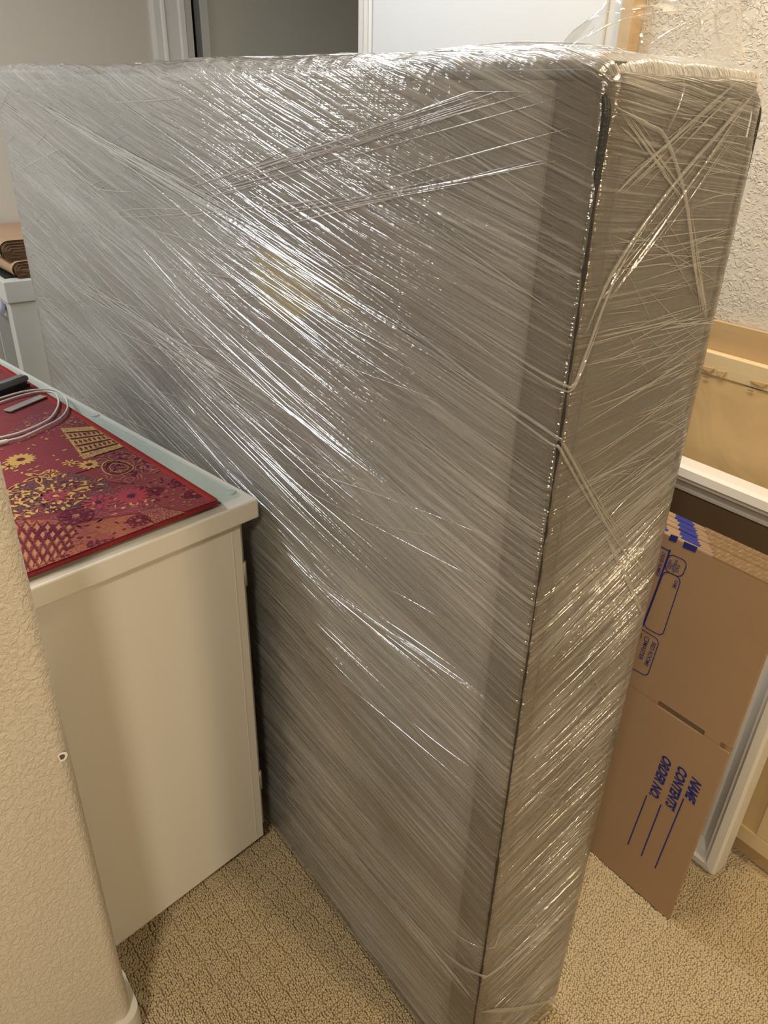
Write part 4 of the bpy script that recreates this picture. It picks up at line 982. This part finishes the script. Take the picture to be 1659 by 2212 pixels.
ink_line(rrect(q, 0.011), 0.0019, True)
ink_line([c6(644, 100), c6(566, 325), c6(490, 525)], 0.0036); ink_line([c6(560, 62), c6(645, 108)], 0.0024); ink_line([c6(440, 500), c6(492, 526)], 0.0024)
tx('ORDER NUMBER', (601, 105), (562, 240), 0.0075, bold=0.012)
for b_, a1, a2 in (('PLACE', (686, 178), (672, 220)), ('INVENTORY', (674, 150), (650, 222)), ('TAG', (655, 168), (645, 200)), ('HERE', (640, 150), (624, 200))): tx(b_, a1, a2, 0.0062, bold=0.012)
tx('NAME', (672, 264), (655, 308), 0.0075, bold=0.004)
q = [c6(400, 490), c6(586, 606), c6(515, 812), c6(330, 705)]
ink_line(rrect(q, 0.011), 0.0019, True)
tx('BED ROOMS', (545, 612), (498, 742), 0.0088, bold=0.012); tx('MASTER', (498, 612), (464, 706), 0.0088, bold=0.012)
for cc in ((512, 600), (472, 576)):
    p = c6(*cc); ink_line(rrect([p+np.array(d)*0.0045 for d in ((-1, 1), (1, 1), (1, -1), (-1, -1))], 0.002), 0.0014, True)
ink_poly([[c6(650, 10), c6(692, 26), c6(676, 58), c6(634, 42)], [c6(724, 50), c6(800, 84), c6(785, 114), c6(713, 84)]])
# score lines pressed in the board
M_SCORE = M_CARD
for u0, u1 in ((s1b, s2a), (0.0, s1a)):
    V = [(u0, SH-0.0012, 0.0002), (u1, SH-0.0012, 0.0002), (u1, SH+0.0012, 0.0002), (u0, SH+0.0012, 0.0002)]
    mesh('score_line', fr_pts(fc0, V), [(0, 1, 2, 3)], M_SCORE, fb0)
# raw wood batten standing against the wall beside the white door
bt = box('wood_batten', (-0.688, WY-0.034, 0.0), (-0.660, WY-0.001, 2.2), M_WOODSTRIP, None, bev=0.0015)
tag(bt, 'narrow raw wood batten standing against the wall beside the white door', 'batten')

# ------------------------------------------------------------------ carpet pile
def carpet():
    sp = 0.0047; x0, x1, y0, y1 = -0.80, 0.85, -0.62, 0.90
    nx, ny = int((x1-x0)/sp), int((y1-y0)/(sp*0.87))
    gx, gy = np.meshgrid(np.arange(nx), np.arange(ny), indexing='ij')
    X = x0+(gx+0.5*(gy % 2))*sp; Y = y0+gy*sp*0.87
    X = X.ravel()+RNG.normal(0, 0.0009, X.size); Y = Y.ravel()+RNG.normal(0, 0.0009, Y.size)
    keep = ~((X > -L) & (X < 0.004) & (Y > 0.0) & (Y < T)) & ~((X > SX0-0.005) & (X < SX1+0.012) & (Y < SY+0.012)) & (Y < WY-0.004)
    keep &= ~((X < -0.66) & (Y > -0.62) & (Y < 0.0)) & ~((X < -0.4) & (Y > T)) & ~((X < SX0-0.0) & (Y < -0.46))
    for bx0, bx1, by0, by1 in ((-0.61, 0.03, 0.70, 0.775), (XB-0.01, XB+WB+0.01, 0.795, 0.86)):
        keep &= ~((X > bx0) & (X < bx1) & (Y > by0+0.004) & (Y < by1-0.004))
    keep &= ~((X > XL-0.06) & (X < 0.026-0.40*(Y-Y0C)) & (Y > Y0C) & (Y < 0.655))
    qd = np.stack([X-DF[0][0], Y-DF[0][1]], 1); qu = qd@DF[1][:2]; qv = qd@DF[2][:2]; keep &= ~((qu > 0.05) & (qv > 0.05) & (qv < DEP-0.03))
    X, Y = X[keep], Y[keep]; n = len(X)
    # carved grid, rotated a little to the walls, wobbling seams
    ca, sa = math.cos(0.10), math.sin(0.10); U = X*ca+Y*sa; W = -X*sa+Y*ca; cell = 0.043
    wu, ww = 0.008*(vnoise(U*16, W*16, 61)-0.5), 0.008*(vnoise(U*16+50, W*16, 62)-0.5)
    Uw, Ww = U+wu, W+ww
    sq = np.where((Y < 0.1) & (X < 0), 0.93, 0.965)                    # tufts of one carved cell draw together and leave open seams
    Uc, Wc = (np.floor(Uw/cell)+0.5)*cell, (np.floor(Ww/cell)+0.5)*cell
    U2, W2 = Uc+(Uw-Uc)*sq-wu, Wc+(Ww-Wc)*sq-ww
    X, Y = U2*ca-W2*sa, U2*sa+W2*ca
    seam = 0.0
    crack = np.clip(1-np.abs(vnoise(U*60, W*60, 64)-0.5)/0.020, 0, 1)*0.45
    h = 0.0072+RNG.normal(0, 0.0005, n)-0.0060*np.maximum(seam, crack)+0.0008*(vnoise(U*9, W*9, 65)-0.5)
    h = np.clip(h, 0.001, 0.0079)
    ck = (np.floor(Uw/cell)+np.floor(Ww/cell)) % 2
    ang = np.where(ck > 0, 0.0, math.pi/2)+RNG.normal(0, 0.25, n)+0.1
    k = 6; t_ = np.arange(k)*2*math.pi/k
    la, lb = 0.0029*(1+RNG.normal(0, 0.08, n)), 0.0023*(1+RNG.normal(0, 0.08, n))
    cosr, sinr = np.cos(ang)[:, None], np.sin(ang)[:, None]
    def ringv(f, zf):
        a = la[:, None]*f*np.cos(t_); b = lb[:, None]*f*np.sin(t_)
        return np.stack([X[:, None]+a*cosr-b*sinr, Y[:, None]+a*sinr+b*cosr, np.broadcast_to((h*zf)[:, None], (n, k))], 2)
    R0, R1 = ringv(1.0, 0.25), ringv(0.72, 0.82)
    tp = np.stack([X, Y, h], 1)[:, None, :]
    V = np.concatenate([R0, R1, tp], 1).reshape(-1, 3); m = 2*k+1; V[:, 2] -= PILE
    i = np.arange(k); j = (i+1) % k
    quads = np.stack([i, j, k+j, k+i], 1); tris = np.stack([k+i, k+j, np.full(k, 2*k)], 1)
    base = (np.arange(n)*m)[:, None, None]
    Q = (quads[None]+base).reshape(-1); Tt = (tris[None]+base).reshape(-1)
    me = bpy.data.meshes.new('carpet_pile'); me.vertices.add(len(V)); me.vertices.foreach_set('co', V.ravel().astype(np.float32))
    nl = len(Q)+len(Tt); nq, nt = len(Q)//4, len(Tt)//3
    me.loops.add(nl); me.loops.foreach_set('vertex_index', np.concatenate([Q, Tt]).astype(np.int32))
    me.polygons.add(nq+nt)
    me.polygons.foreach_set('loop_start', np.concatenate([np.arange(nq)*4, nq*4+np.arange(nt)*3]).astype(np.int32))
    me.update(calc_edges=True); me.validate()
    me.polygons.foreach_set('use_smooth', np.ones(nq+nt, bool))
    t = NT('carpet_loops'); o = t.obj()
    c = t.mix(t.noise(o, 260, 2), (0.46, 0.36, 0.22), (0.68, 0.56, 0.37))
    c = t.mix(t.mul(t.ramp(t.noise(o, 5, 4), [(0.5, 0), (0.75, 1)]), 0.35), c, (0.36, 0.27, 0.15))
    m_ = t.surf(t.bsdf(c, 0.95, 0.08, 0, None, Sheen__Weight=0.15))
    ob = link('carpet_pile', me, m_); tag(ob, 'beige carved loop carpet pile covering the floor', 'carpet', None, 'stuff')
    return n
carpet()
bpy.context.view_layer.update()
